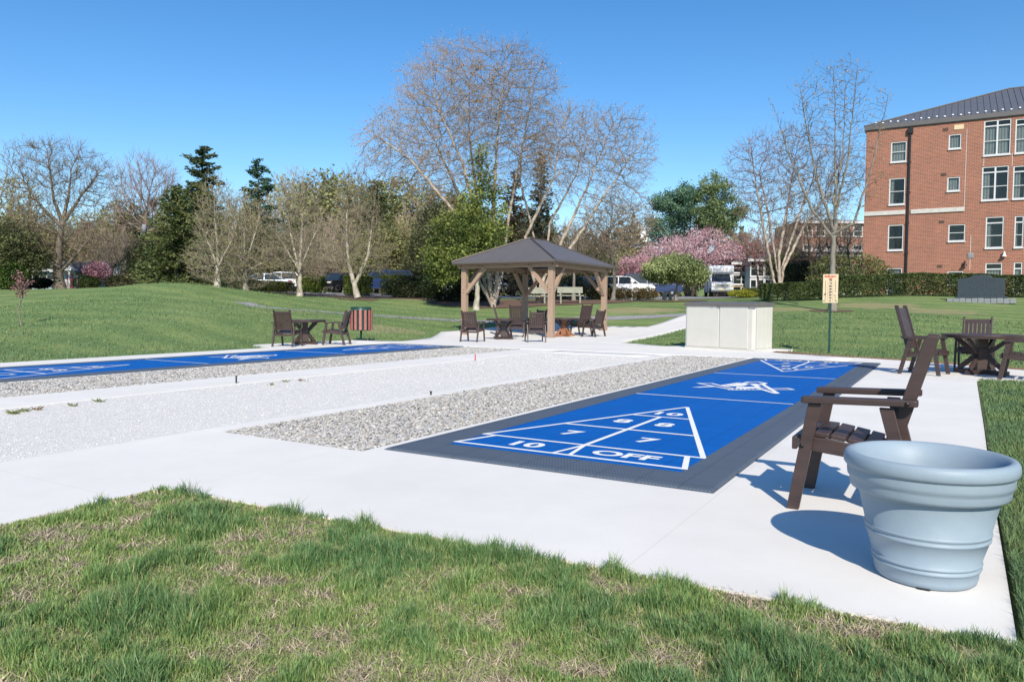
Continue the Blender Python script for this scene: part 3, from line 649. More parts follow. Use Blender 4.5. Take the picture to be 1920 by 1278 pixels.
# ------------------------------------------------------------------ garden furniture
def make_chair(back=1.0, nsl=6, name='garden_armchair'):
    e = empty(name, (0, 0, 0)); P = M['poly']; hw = .30
    st = MB()
    prof = [(.325, .428), (.235, .452), (.145, .448), (.055, .432), (-.035, .415), (-.12, .398), (-.20, .385)]
    for (xa, za), (xb, zb) in zip(prof[:-1], prof[1:]):
        d = Vector((xb-xa, 0, zb-za)); d.normalize(); g = d*.006
        st.bar(Vector((xa, 0, za))+g, Vector((xb, 0, zb))-g, .52, .028, (0, 1, 0))
    for s in (-1, 1):
        st.prism([(.31, .36), (.31, .425), (.235, .436), (.145, .432), (.055, .416), (-.035, .40), (-.12, .382), (-.26, .36), (-.26, .30), (-.1, .32)], 'y', s*.262-.015, s*.262+.015)
    st.box((.337, 0, .395), (.028, .58, .075)); st.box((-.24, 0, .33), (.03, .5, .06))
    so_ = st.done('seat', P, e, bevel=.005)
    for s in (-1, 1):
        lg = MB(); lg.prism([(.30, 0), (.37, 0), (.262, .642), (.19, .642)], 'y', s*hw-.018, s*hw+.018); l1 = lg.done('leg', P, e, bevel=.005)
        bo = MB(); bo.lathe([(.0001, 0), (.011, 0), (.013, .003), (.011, .006), (.0001, .006)], 12)
        b1 = bo.done('bolt', M['bolt'], l1); b1.rotation_euler = (-s*PI/2, 0, 0); b1.location = (.292, s*(hw+.0175), .385)
        lg = MB(); lg.prism([(-.355, 0), (-.285, 0), (-.115, .642), (-.19, .642)], 'y', s*hw-.018, s*hw+.018); lg.done('leg', P, e, bevel=.005)
        am = MB(); am.prism([(.30, -.045), (.30, .030), (.285, .045), (-.30, .045), (-.31, .03), (-.31, -.02), (-.29, -.045)], 'z', 0, .038)
        am.v = [(v[0], v[1]*s+s*(hw+.003), v[2]+.643+max(0, -v[0])*.055) for v in am.v]
        a1 = am.done('armrest', P, e, bevel=.007)
        bo = MB(); bo.lathe([(.0001, 0), (.011, 0), (.013, .003), (.011, .006), (.0001, .006)], 12)
        b2 = bo.done('bolt', M['bolt'], a1); b2.rotation_euler = (-s*PI/2, 0, 0); b2.location = (-.255, s*(hw+.047), .674)
    bk = MB(); k = (.38-.235)/(1.0-.485); zb = .36
    def bx_(z, o=0): return -.205+.0-(z-zb)*k*1.0+o
    for s in (-1, 1):
        bk.prism([(bx_(zb), zb), (bx_(zb, .075), zb), (bx_(back, .070), back), (bx_(back, .055), back+.018), (bx_(back, -.005), back+.012), (bx_(back), back-.005)], 'y', s*.238-.019, s*.238+.019)
    def rail(za, zb_, t=.03, o=.035): bk.bar((bx_(za, o), 0, za), (bx_(zb_, o), 0, zb_), .44, t, (0, 1, 0))
    rail(back-.115, back-.035); rail(.47, .54)
    ww = .43/nsl
    for i in range(nsl):
        y = -.215+ww*(i+.5); bk.bar((bx_(.5, .040), y, .50), (bx_(back-.08, .040), y, back-.08), ww*.86, .02, (0, 1, 0))
    bk.done('backrest', P, e, bevel=.005)
    return e
lowp = make_chair(1.035, 6); highp = make_chair(1.25, 6, 'high_back_armchair')
used = {}
def put_chair(proto, x, y, deg, label, group=None, z=0):
    o = proto if proto.name not in used else copy_tree(proto); used[proto.name] = 1
    o.location = (x, y, z); o.rotation_euler = (0, 0, math.radians(deg)); tag(o, label, 'armchair', group); return o
put_chair(lowp, -.452, 4.97, 180, 'dark brown slatted armchair in the foreground beside the grey planter, facing the blue court')
GR = 'brown armchairs round the patio tables'
put_chair(highp, -.42, 15.75, -14, 'tall-backed brown armchair left of the right-hand round table', GR)
put_chair(lowp, .42, 17.35, -97, 'low-backed brown armchair behind the right-hand round table, its pale-lit slats facing us', GR)
put_chair(lowp, 1.12, 15.55, 172, 'brown armchair cut off by the right picture edge, right of the right-hand round table', GR)
put_chair(lowp, -16.42, 15.15, 112, 'brown armchair left of the bistro table by the left lawn, back turned to us', GR)
put_chair(lowp, -16.02, 16.75, 205, 'brown armchair right of the bistro table by the left lawn, facing left', GR)
def make_table(R, h=.74, pm=None, name='round_table'):
    e = empty(name, (0, 0, 0)); P = M['poly']; pm = pm or P
    t = MB(); nb = int(2*R/.14)
    for i in range(nb):
        a = -R+2*R*i/nb+.004; b = -R+2*R*(i+1)/nb-.004
        k = 7; ys = [a+(b-a)*j/k for j in range(k+1)]
        pts = [(math.sqrt(max(R*R-y*y, .0001)), y) for y in ys]+[(-math.sqrt(max(R*R-y*y, .0001)), y) for y in ys[::-1]]
        t.prism(pts, 'z', h-.032, h)
    n = 32; t.lathe([(R-.002, h-.033), (R-.002, h-.066), (R-.09, h-.066), (R-.09, h-.033)], n); t.done('tabletop', P, e, bevel=.003)
    c = MB(); c.box((0, 0, h/2-.02), (.17, .17, h-.09)); c.box((0, .1, .28), (.20, .03, .40)); c.box((0, -.1, .28), (.20, .03, .40)); c.done('pedestal', pm, e, bevel=.006)
    for q in range(4):
        a = PI/4+q*PI/2; u_ = Vector((math.cos(a), math.sin(a), 0)); v_ = (-math.sin(a), math.cos(a), 0)
        f_ = MB(); f_.bar(u_*.06+Vector((0, 0, .045)), u_*(R*.72)+Vector((0, 0, .045)), .09, .075, v_); fo = f_.done('foot', pm, e, bevel=.006)
        g_ = MB(); g_.bar(u_*(R*.60)+Vector((0, 0, .085)), u_*.085+Vector((0, 0, .36)), .045, .085, v_); g_.done('lower_brace', pm, e, bevel=.005)
        b_ = MB(); b_.bar(u_*.085+Vector((0, 0, .36)), u_*(R*.72)+Vector((0, 0, h-.07)), .045, .075, v_); b_.done('upper_brace', P, e, bevel=.005)
    return e
tb = make_table(.66); tb.location = (.50, 16.35, 0); tb.rotation_euler = (0, 0, .3); tag(tb, 'round brown slatted table with X-braced pedestal at the right picture edge', 'table', 'round patio tables')
tc = copy_tree(tb); tc.location = (-16.95, 16.35, 0); tc.rotation_euler = (0, 0, .9); tc.scale = (.93, .93, 1); tag(tc, 'round brown table with X-braced pedestal on the concrete pad by the left lawn', 'table', 'round patio tables')

# planter pot
def pot():
    e = empty('planter_pot', (-.07, 3.80, 0), 0, 'large empty blue-grey resin planter pot with rolled rim on the walk, right foreground', 'planter')
    o = MB(); H = .55
    pr = [(.188, .0), (.202, .008), (.208, .03), (.2115, .066), (.218, .069), (.2195, .074), (.218, .079), (.213, .082), (.2145, .088), (.221, .091), (.2225, .096), (.221, .101), (.217, .104), (.245, .198), (.250, .201), (.2515, .206), (.250, .211), (.247, .214), (.2485, .223), (.253, .226), (.2545, .231), (.253, .236), (.250, .239), (.281, .378), (.282, .384), (.300, .387), (.314, .394), (.319, .404), (.320, .425), (.323, .438), (.329, .444), (.331, .458), (.332, .480), (.332, .488), (.334, .491), (.341, .494), (.346, .502), (.3475, .518), (.345, .538), (.336, .551), (.322, .556), (.310, .553), (.302, .543), (.288, .528), (.268, .47), (.232, .27), (.205, .12), (.18, .035), (.0005, .03)]
    o.lathe(pr, 96); o.disc(.188, 0, 96, up=False); o.done('pot_body', M['pot'], e)
    k = MB(); k.prism([(-.03, -.193), (.03, -.193), (.022, -.205), (-.022, -.205)], 'z', -.0, .006); nk = k.done('drain_notch', M['black'], e)
    for a in (1.57,): pass
    return e
pot()

# storage box
def shed():
    e = empty('storage_box', (-6.86, 21.90, 0), math.radians(-17.1), 'cream plastic outdoor storage box with two dark lids at the far end of the courts', 'storage box')
    W, Dp, H = 2.28, .95, 1.30
    b = MB(); c = .10
    pts = [(0, 0), (W-c, 0), (W-.03, .03), (W, c), (W, Dp), (0, Dp)]
    b.prism(pts, 'z', .0, H-.02); body = b.done('body', M['shed'], e, bevel=.012)
    d1 = MB(); d1.box((W*.25+.02, -.012, .66), (W*.5-.06, .024, 1.22)); d1.done('door', M['shed'], e, bevel=.008)
    d2 = MB(); d2.box((W*.70+.02, -.012, .66), (W*.40-.02, .024, 1.22)); d2.done('door', M['shed'], e, bevel=.008)
    p = MB()
    for i in range(4): p.box((W+.008, .14+.22*i, .62), (.016, .17, 1.12))
    p.done('side_panel', M['shed'], e, bevel=.006)
    for i, (a, b_, z) in enumerate(((-.04, W*.47, H), (W*.47+.012, W+.04, H-.012))):
        l = MB(); l.prism([(-.06, z-.055), (-.065, z+.0), (-.02, z+.035), (Dp*.5, z+.075), (Dp+.03, z+.05), (Dp+.05, z), (Dp+.05, z-.03)], 'x', a, b_)
        lo = l.done('lid', M['lid'], e, bevel=.008)
        hd = MB(); hd.box((0, 0, 0), (.09, .03, .035)); ho = hd.done('latch', M['lid'], lo, bevel=.004); ho.location = (b_-.10 if i == 0 else a+.10, -.075, z-.02)
    bs = MB(); bs.box((W/2, Dp/2-.01, .02), (W+.03, Dp+.01, .04)); bs.done('base', M['shed'], e, bevel=.004)
shed()

# score board
def board():
    p = G(1555, 660); e = empty('score_board', (-2.86, 22.0, t1(-2.86, 22)), 0, 'cream scoring board with red heading and black numbers on a dark green post', 'sign')
    b = MB(); b.box((0, -.045, .675), (.055, .045, 1.40)); b.box((0, -.045, 1.2), (.055, .044, .4)); b.done('post', M['green_metal'], e, bevel=.004)
    b = MB(); b.box((0, -.085, 1.735), (.385, .025, .78)); f_ = b.done('panel', M['sign_cream'], e, bevel=.004)
    yy = -.1005
    def tx(s, x, z, sz, name, m_, par, k=1.0, off=.004):
        vs, fs = text_mesh(s, sz, off); mb = MB(); mb.add([(x+v[0]*k, yy-.001, z+v[1]) for v in vs], fs); return mb.done(name, m_, par, fix=False)
    tx('Shuffle-Score', 0, 2.065, .066, 'heading', M['red'], f_, .86, .003)
    nm = MB()
    for i, s in enumerate(('70', '60', '50', '40', '30', '20', '10', '0')):
        vs, fs = text_mesh(s, .062, .003); nm.add([(v[0]*1.05, yy-.001, 1.955-.079*i+v[1]) for v in vs], fs)
    for x in (-.125, .125):
        nm.add([(x-.004, yy-.0006, 1.40), (x+.004, yy-.0006, 1.40), (x+.004, yy-.0006, 1.95), (x-.004, yy-.0006, 1.95)], [(0, 1, 2, 3)])
    for i in range(24):
        for x in (-.062, .062): nm.add([(x-.008, yy-.0006, 1.405+.023*i), (x+.008, yy-.0006, 1.405+.023*i), (x+.008, yy-.0006, 1.409+.023*i), (x-.008, yy-.0006, 1.409+.023*i)], [(0, 1, 2, 3)])
    nm.done('numerals', M['black'], f_, fix=False)
    r = MB(); r.box((0, yy-.003, 2.012), (.09, .006, .02)); r.done('red_bar', M['red'], f_)
    for x, z, m_ in ((-.125, 1.585, 'black'), (.125, 1.59, 'white')):
        s_ = MB(); s_.tube([(x, yy+.002, z), (x, yy-.02, z)], [.018, .018], 14); s_.done('slider', M[m_], f_)
    for x, m_ in ((-.155, 'black'), (.15, 'black')):
        s_ = MB(); s_.box((x, yy-.002, 1.40), (.045, .004, .012)); s_.done('team_mark', M[m_], f_)
board()

# litter bin
def bin_():
    q = at(677, 629, 25.6); e = empty('litter_bin', (q[0], q[1], t1(q[0], q[1])), 0, 'round litter bin with red slats and dark green liner on a short post', 'bin')
    p = MB(); p.tube([(0, 0, -.1), (0, 0, .32)], [.035, .035], 12); p.done('post', M['green_metal'], e)
    p = MB(); p.tube([(0, 0, 0), (0, 0, .13)], [.03, .03], 10); p.done('rust_sleeve', M['red_slat'], e)
    p = MB(); p.lathe([(.0005, .33), (.33, .33), (.34, .36), (.34, 1.0), (.36, 1.02), (.36, 1.05), (.345, 1.06), (.345, 1.10), (.36, 1.12), (.345, 1.14), (.31, 1.135), (.305, 1.0), (.30, .4), (.0005, .38)], 40); p.done('liner', M['green_metal'], e)
    for zz in (.42, .92):
        p = MB(); p.lathe([(.352, zz), (.36, zz), (.36, zz+.03), (.352, zz+.03), (.352, zz)], 40); p.done('hoop', M['green_metal'], e)
    for k in range(14):
        a = 2*PI*k/14; s_ = MB(); R_ = Matrix.Rotation(a, 3, 'Z'); s_.box(R_@Vector((.375, 0, .69)), (.022, .085, .68), R_); s_.done('slat', M['red_slat'], e, bevel=.004)
bin_()

# ------------------------------------------------------------------ gazebo
def gazebo():
    x0, x1, y0, y1 = -17.30, -13.28, 25.50, 30.55; zf = [t1(x0, y0), t1(x1, y0), t1(x1, y1), t1(x0, y1)]
    e = empty('gazebo', ((x0+x1)/2, (y0+y1)/2, 0), 0, 'open timber gazebo with tan posts and dark bronze hip roof over patio tables', 'gazebo')
    ox, oy = (x0+x1)/2, (y0+y1)/2; a, b = (x1-x0)/2, (y1-y0)/2; P = M['post']; zb = 2.72; zt = 2.94
    for (sx, sy), z in zip(((-1, -1), (1, -1), (1, 1), (-1, 1)), zf):
        p = MB(); p.box((sx*a, sy*b, (z+zb)/2), (.215, .215, zb-z)); p.box((sx*a, sy*b, z+.11), (.255, .255, .22)); po = p.done('post', P, e, bevel=.008)
        for dx, dy in ((-sx, 0), (0, -sy)):
            br = MB(); c = Vector((sx*a, sy*b, 0)); d = Vector((dx, dy, 0)); br.bar(c+d*.10+Vector((0, 0, zb-.98)), c+d*.98+Vector((0, 0, zb+.02)), .14, .14, (dy, dx, 0)); bo = br.done('brace', P, po, bevel=.005)
        bl = MB()
        for dx, dy in ((1, 0), (0, 1)):
            for z_ in (zb-.98, zb-.86):
                bl.box((sx*a+(dx*.0+dy*.05), sy*b-(.112 if dx or 1 else 0), z_), (.025, .012, .025)) if dx else bl.box((sx*a+.112, sy*b+.03, z_), (.012, .025, .025))
        bl.done('bolt', M['bolt'], po)
    for sy in (-1, 1):
        m_ = MB(); m_.box((0, sy*(b+.06), (zb+zt)/2), (2*a+.55, .12, zt-zb)); bm_ = m_.done('beam', P, e, bevel=.006)
        bl = MB()
        for x in (-a-.1, -a+.82, -a+.95, 0, a-.95, a-.82, a+.1): bl.box((x, sy*(b+.125), zb+.09), (.035, .014, .035))
        bl.done('bolt', M['bolt'], bm_)
    for sx in (-1, 1):
        m_ = MB(); m_.box((sx*(a+.06), 0, (zb+zt)/2+.003), (.12, 2*b-.02, zt-zb)); m_.done('beam', P, e, bevel=.006)
    A, B = a+.36, b+.42; ze = 2.98; zr = 4.06; rl = B-A+.1
    r = MB(); V = [(-A, -B, ze), (A, -B, ze), (A, B, ze), (-A, B, ze), (0, -rl*.9, zr), (0, rl*.9, zr)]
    r.add(V, [(0, 1, 4), (1, 2, 5, 4), (2, 3, 5), (3, 0, 4, 5)])
    V2 = [(x, y, z-.06) for x, y, z in V]; r.add(V2, [(4, 1, 0), (4, 5, 2, 1), (5, 3, 2), (5, 4, 0, 3)])
    r.add(V[:4]+V2[:4], [(i, (i+1) % 4, 4+(i+1) % 4, 4+i) for i in range(4)]); ro = r.done('roof', M['roof_g'], e)
    hp = MB()
    for i, j in ((0, 4), (1, 4), (2, 5), (3, 5), (4, 5)): hp.bar(Vector(V[i])+Vector((0, 0, .012)), Vector(V[j])+Vector((0, 0, .012)), .09, .035, (0, 1, 0) if i < 4 else (1, 0, 0))
    hp.done('hip_cap', M['fascia'], ro)
    f_ = MB()
    for sy in (-1, 1): f_.box((0, sy*(B-.02), ze-.055), (2*A, .035, .13))
    for sx in (-1, 1): f_.box((sx*(A-.02), 0, ze-.055), (.035, 2*B-.08, .13))
    f_.done('fascia', M['fascia'], e, bevel=.004)
    rf = MB()
    for k in range(0): rf.bar((k*.3, -b, zt+.02), (k*.14, 0, zr-.16), .05, .09, (1, 0, 0))
    pass
gazebo()
GZ = 'brown armchairs in and before the gazebo'
def zc(x, y): return max(0, t1(x, y))+.0
def gch(proto, px, py, deg, label, y=None):
    if y is None: q = G(px, py); x, y = q[0], q[1]
    else: r = ray(px, 600); x = r[0]/r[1]*y
    put_chair(proto, x, y, deg, label, GZ, zc(x, y))
gch(lowp, 886, 0, 100, 'brown slatted armchair at the front left corner post of the gazebo, back to us', 20.9)
gch(highp, 970, 0, 110, 'tall-backed brown armchair behind the front gazebo table, back to us', 25.6)
gch(lowp, 1004, 0, 128, 'brown low-backed armchair left of the gazebo front middle post, turned left', 22.1)
gch(highp, 944, 0, 30, 'tall-backed armchair in shade behind the front left gazebo table', 26.3)
gch(lowp, 1008, 0, -95, 'shaded low-backed armchair facing us behind the gazebo middle post', 28.0)
gch(highp, 1090, 0, -100, 'dark tall-backed armchair facing us under the right end of the gazebo', 27.6)
gch(lowp, 1114, 0, 165, 'brown armchair facing left against the right gazebo post', 26.6)
def gtb(px, y, sc, label, orange=False, rz=.6):
    r = ray(px, 600); x = r[0]/r[1]*y
    o = copy_tree(tb) if not orange else make_table(.60, .74, M['poly_orange']); o.location = (x, y, zc(x, y)); o.rotation_euler = (0, 0, rz); o.scale = (sc, sc, 1); tag(o, label, 'table', 'round patio tables')
gtb(944, 23.3, .95, 'round brown table with flared pedestal at the front left of the gazebo')
gtb(1058, 26.6, 1.0, 'brown-topped table with orange-brown pedestal beside the gazebo middle post', True, .2)
# ------------------------------------------------------------------ trees
def colonize(att, seeds, D, dk, maxn=6000, di=None, jit=.10, rg=None, ):
    """space colonisation: seeds = list of polylines (first one is the trunk; others start on it)"""
    rg = rg or rng; pos = []; par = []
    for pl, attach in seeds:
        prev = attach
        if attach is not None and attach >= 0: last = pos[attach]
        else: last = None; prev = -1
        for i, p in enumerate(pl):
            p = np.array(p, float)
            if last is None: pos.append(p); par.append(prev); prev = len(pos)-1; last = p; continue
            L = np.linalg.norm(p-last); k = max(1, int(round(L/D)))
            for j in range(1, k+1):
                q = last+(p-last)*j/k
                if j < k: q = q+rg.normal(0, D*.06, 3)
                pos.append(q); par.append(prev); prev = len(pos)-1
            last = p
    pos = [np.array(p) for p in pos]
    A = att.copy(); alive = np.ones(len(A), bool)
    P0 = np.array(pos); best = np.full(len(A), 1e9); bi = np.zeros(len(A), int)
    def upd(newP, base):
        if not len(newP): return
        d = np.linalg.norm(A[:, None]-newP[None], axis=2); k = d.argmin(1); dd = d[np.arange(len(A)), k]; b = dd < best
        best[b] = dd[b]; bi[b] = k[b]+base
    for s in range(0, len(P0), 400): upd(P0[s:s+400], s)
    pos = list(P0); di = di or 1e9
    for it in range(160):
        alive &= best > dk
        act = alive & (best < di)
        if not act.any() or len(pos) > maxn: break
        idx = bi[act]; v = A[act]-np.array(pos)[idx]; v /= np.linalg.norm(v, axis=1)[:, None]
        un, inv = np.unique(idx, return_inverse=True); S_ = np.zeros((len(un), 3)); np.add.at(S_, inv, v)
        S_ /= np.linalg.norm(S_, axis=1)[:, None]+1e-9
        pu = np.array([pos[i] for i in un]); pp_ = np.array([pos[par[i]] if par[i] >= 0 else pos[i]-np.array([0, 0, 1.]) for i in un]); iv = pu-pp_; iv /= np.linalg.norm(iv, axis=1)[:, None]+1e-9
        S_ = S_+iv*.55+np.array([0, 0, .12]); S_ += rg.normal(0, jit, S_.shape); S_ /= np.linalg.norm(S_, axis=1)[:, None]
        new = np.array([pos[i] for i in un])+S_*D
        # drop near-duplicates of an existing child
        base = len(pos)
        for i, q in zip(un, new): pos.append(q); par.append(int(i))
        upd(new, base)
        # attractors that keep pointing at a stuck node die slowly
        if it % 8 == 7: alive &= rg.random(len(A)) > .12
    return np.array(pos), np.array(par)
def radii(par, rt, rbase, pos=None):
    n = len(par); cnt = np.zeros(n); ch = np.zeros(n, int)
    for i in range(n-1, 0, -1):
        if ch[i] == 0: cnt[i] = 1
        if par[i] >= 0: cnt[par[i]] += cnt[i]; ch[par[i]] += 1
    cnt = np.maximum(cnt, 1); e = math.log(cnt[0]+1)/math.log(rbase/rt)
    r = rt*cnt**(1/e)
    if pos is not None:
        s_ = np.zeros(n)
        for i in range(1, n):
            if par[i] >= 0: s_[i] = s_[par[i]]+np.linalg.norm(pos[i]-pos[par[i]])
        r = np.minimum(r, rt+rbase*np.clip(1-s_/(np.percentile(s_, 90)), 0, 1)**1.7*.95+.010)
    return r, cnt
def tubes(P0, P1, R0, R1, n):
    d = P1-P0; L = np.linalg.norm(d, axis=1)[:, None]+1e-9; d = d/L
    ref = np.where(np.abs(d[:, 2:3]) < .9, np.array([[0, 0, 1.]]), np.array([[1., 0, 0]]))
    a = np.cross(d, ref); a /= np.linalg.norm(a, axis=1)[:, None]; b = np.cross(d, a)
    t = np.arange(n)*2*PI/n; c, s = np.cos(t)[None, :, None], np.sin(t)[None, :, None]
    ring = a[:, None]*c+b[:, None]*s
    V = np.concatenate([P0[:, None]+ring*R0[:, None, None], P1[:, None]+ring*R1[:, None, None]], 1).reshape(-1, 3)
    k = np.arange(n); q = np.stack([k, (k+1) % n, n+(k+1) % n, n+k], -1)
    F = (q[None]+2*n*np.arange(len(P0))[:, None, None]).reshape(-1, 4)
    return V, F
def leafq(P, size, asp, rg, up=.0, dirs=None):
    n = len(P); a = rg.normal(0, 1, (n, 3)); 
    if dirs is not None: a = a*.5+dirs*1.2
    a /= np.linalg.norm(a, axis=1)[:, None]; r = rg.normal(0, 1, (n, 3)); r[:, 2] += 0; b = np.cross(a, r); b /= np.linalg.norm(b, axis=1)[:, None]
    s = size*rg.uniform(.6, 1.4, (n, 1)); a = a*s*asp; b = b*s
    V = np.stack([P-a*.5, P+b*.5, P+a*.5, P-b*.5], 1).reshape(-1, 3)
    F = np.arange(4*n).reshape(-1, 4); return V, F
def lerpc(c0, c1_, t): return np.array(c0)*(1-t)+np.array(c1_)*t
def make_tree(name, loc, height, crown, label=None, group=None, barkm='bark_gray', twigc=((.10, .075, .06), (.17, .14, .11)), budc=None, nbud=0, bud=.05, natt=900, D=.4, dk=.55, rb=.2,
              seeds=None, trunk_h=None, ntw=3, twl=(.3, .8), twr=.006, droop=0, leafc=None, nleaf=0, leaf=.15, leafspread=.35, maxn=5000, seed=1, thick=.035, limbs=0, jit=.10, rt=.009, gap=0.0, scale=1.0, cat='tree', sub=0):
    """crown: list of ellipsoids (cx,cy,cz,rx,ry,rz) in metres from the trunk foot (x to the right of the view, y away)"""
    rg = np.random.default_rng(seed)
    att = []
    vol = [c[3]*c[4]*c[5] for c in crown]; tv = sum(vol)
    for c, v in zip(crown, vol):
        k = max(20, int(natt*v/tv)); q = rg.normal(0, 1, (k, 3)); q /= np.linalg.norm(q, axis=1)[:, None]; q *= rg.random((k, 1))**(1/2.4)
        att.append(q*np.array(c[3:6])+np.array(c[:3]))
    att = np.concatenate(att)
    if gap: kk = (vn(att[:, 0]+seed, att[:, 2], .8, seed)+.3*rg.random(len(att))) > gap; att = att[kk]
    if seeds is None:
        th = trunk_h or min(c[2]-c[5]*.6 for c in crown); th = max(.4, th); top = max(c[2]+c[5]*.5 for c in crown)
        pl = [np.array([0, 0, -.2]), np.array([rg.normal(0, .06), rg.normal(0, .06), th*.6]), np.array([rg.normal(0, .12), rg.normal(0, .1), th])]
        seeds = [(pl, None)]
        if limbs: seeds = [(pl+[np.array([rg.normal(0, .2), rg.normal(0, .2), th+(top-th)*.6])], None)]
    pos, par = colonize(att, seeds, D, dk, maxn, jit=jit, rg=rg)
    r, cnt = radii(par, rt, rb, pos)
    # root flare
    fl = np.clip(1-(pos[:, 2]+.2)/.9, 0, 1)**2*.5*(cnt > cnt.max()*.15); r = r*(1+fl)
    if droop: pos[:, 2] -= droop*np.clip(1-cnt/12, 0, 1)*.4
    i = np.arange(1, len(pos)); i = i[par[i] >= 0]; p = par[i]
    R0 = np.minimum(r[p], r[i]*1.35); R1 = r[i]
    R_ = np.array([[RT[0], -RT[1], 0], [RT[1], RT[0], 0], [0, 0, 1.]])           # crown frame: x right, y away
    e = empty(name, loc, 0, label, cat, group); e.scale = (scale,)*3
    big = R1 > thick
    def W(q): return q@R_.T
    if big.any():
        dv = pos[i][big]-pos[p][big]; dv /= np.linalg.norm(dv, axis=1)[:, None]+1e-9; ov = dv*R1[big][:, None]*.35
        V, F = tubes(pos[p][big]-ov, pos[i][big]+ov, R0[big], R1[big], 8 if rb > .12 else 6)
        mesh_np('trunk', W(V), F, M[barkm], e, smooth=True)
    Vs, Fs, Cs = [], [], []; off = 0
    def addm(V, F, C):
        nonlocal off
        Vs.append(V); Fs.append(F+off); Cs.append(C); off += len(V)
    sm = ~big
    if sm.any():
        V, F = tubes(pos[p][sm], pos[i][sm], R0[sm], R1[sm], 4); t = rg.random((sm.sum(), 1))
        addm(V, F, np.repeat(lerpc(twigc[0], twigc[1], t), 8, 0))
    tips = np.where((cnt < 9))[0]; tips = tips[par[tips] >= 0]
    if ntw and len(tips):
        tp = np.repeat(tips, ntw); base = pos[tp]; par_d = pos[tp]-pos[par[tp]]; par_d /= np.linalg.norm(par_d, axis=1)[:, None]+1e-9
        cen_ = att.mean(0); cen_[2] = att[:, 2].min(); outw = base-cen_; outw /= np.linalg.norm(outw, axis=1)[:, None]+1e-9; d = par_d*.6+outw*.55+rg.normal(0, .42, par_d.shape); d[:, 2] += .15-droop; d /= np.linalg.norm(d, axis=1)[:, None]
        L = rg.uniform(*twl, (len(tp), 1)); mid = base+d*L*.5; d2 = d+rg.normal(0, .3, d.shape); d2[:, 2] -= droop*.8; d2 /= np.linalg.norm(d2, axis=1)[:, None]; end = mid+d2*L*.5
        k = len(tp); rr = np.full(k, twr)
        t = rg.random((k, 1)); cc = lerpc(twigc[0], twigc[1], t)
        V, F = tubes(base, mid, rr, rr*.75, 3); addm(V, F, np.repeat(cc, 6, 0))
        V, F = tubes(mid, end, rr*.75, rr*.4, 3); addm(V, F, np.repeat(cc, 6, 0))
        if sub:
            ss = np.repeat(np.arange(k), sub); tt = rg.random((len(ss), 1)); b2 = base[ss]+(end[ss]-base[ss])*tt; dd2 = d[ss]+rg.normal(0, .45, (len(ss), 3)); dd2[:, 2] += .1-droop; dd2 /= np.linalg.norm(dd2, axis=1)[:, None]
            V, F = tubes(b2, b2+dd2*L[ss]*rg.uniform(.3, .7, (len(ss), 1)), np.full(len(ss), twr*.7), np.full(len(ss), twr*.35), 3); addm(V, F, np.repeat(cc[ss], 6, 0))
        if nbud:
            bs = rg.integers(0, k, nbud); tt = rg.random((nbud, 1)); bp = base[bs]*(1-tt)+end[bs]*tt; bp = mid[bs]+(end[bs]-mid[bs])*tt+rg.normal(0, .02, (nbud, 3))
            V, F = leafq(bp, bud, 1.6, rg); t = rg.random((nbud, 1)); addm(V, F, np.repeat(lerpc(budc[0], budc[1], t), 4, 0))
    if nleaf:
        ls = rg.integers(0, len(tips), nleaf); bp = pos[tips[ls]]+rg.normal(0, leafspread, (nleaf, 3))
        t = np.clip(vn(bp[:, 0]+bp[:, 1]*.7, bp[:, 2], 1.1, seed+5)*.9+rg.normal(0, .22, len(bp)), 0, 1)[:, None]
        V, F = leafq(bp, leaf, 1.5, rg); addm(V, F, np.repeat(lerpc(leafc[0], leafc[1], t)*rg.uniform(.85, 1.15, (len(bp), 1)), 4, 0))
    mesh_np('crown', W(np.concatenate(Vs)), np.concatenate(Fs), M['leaf'] if nleaf else M['twig'], e, col=np.concatenate(Cs))
    return e
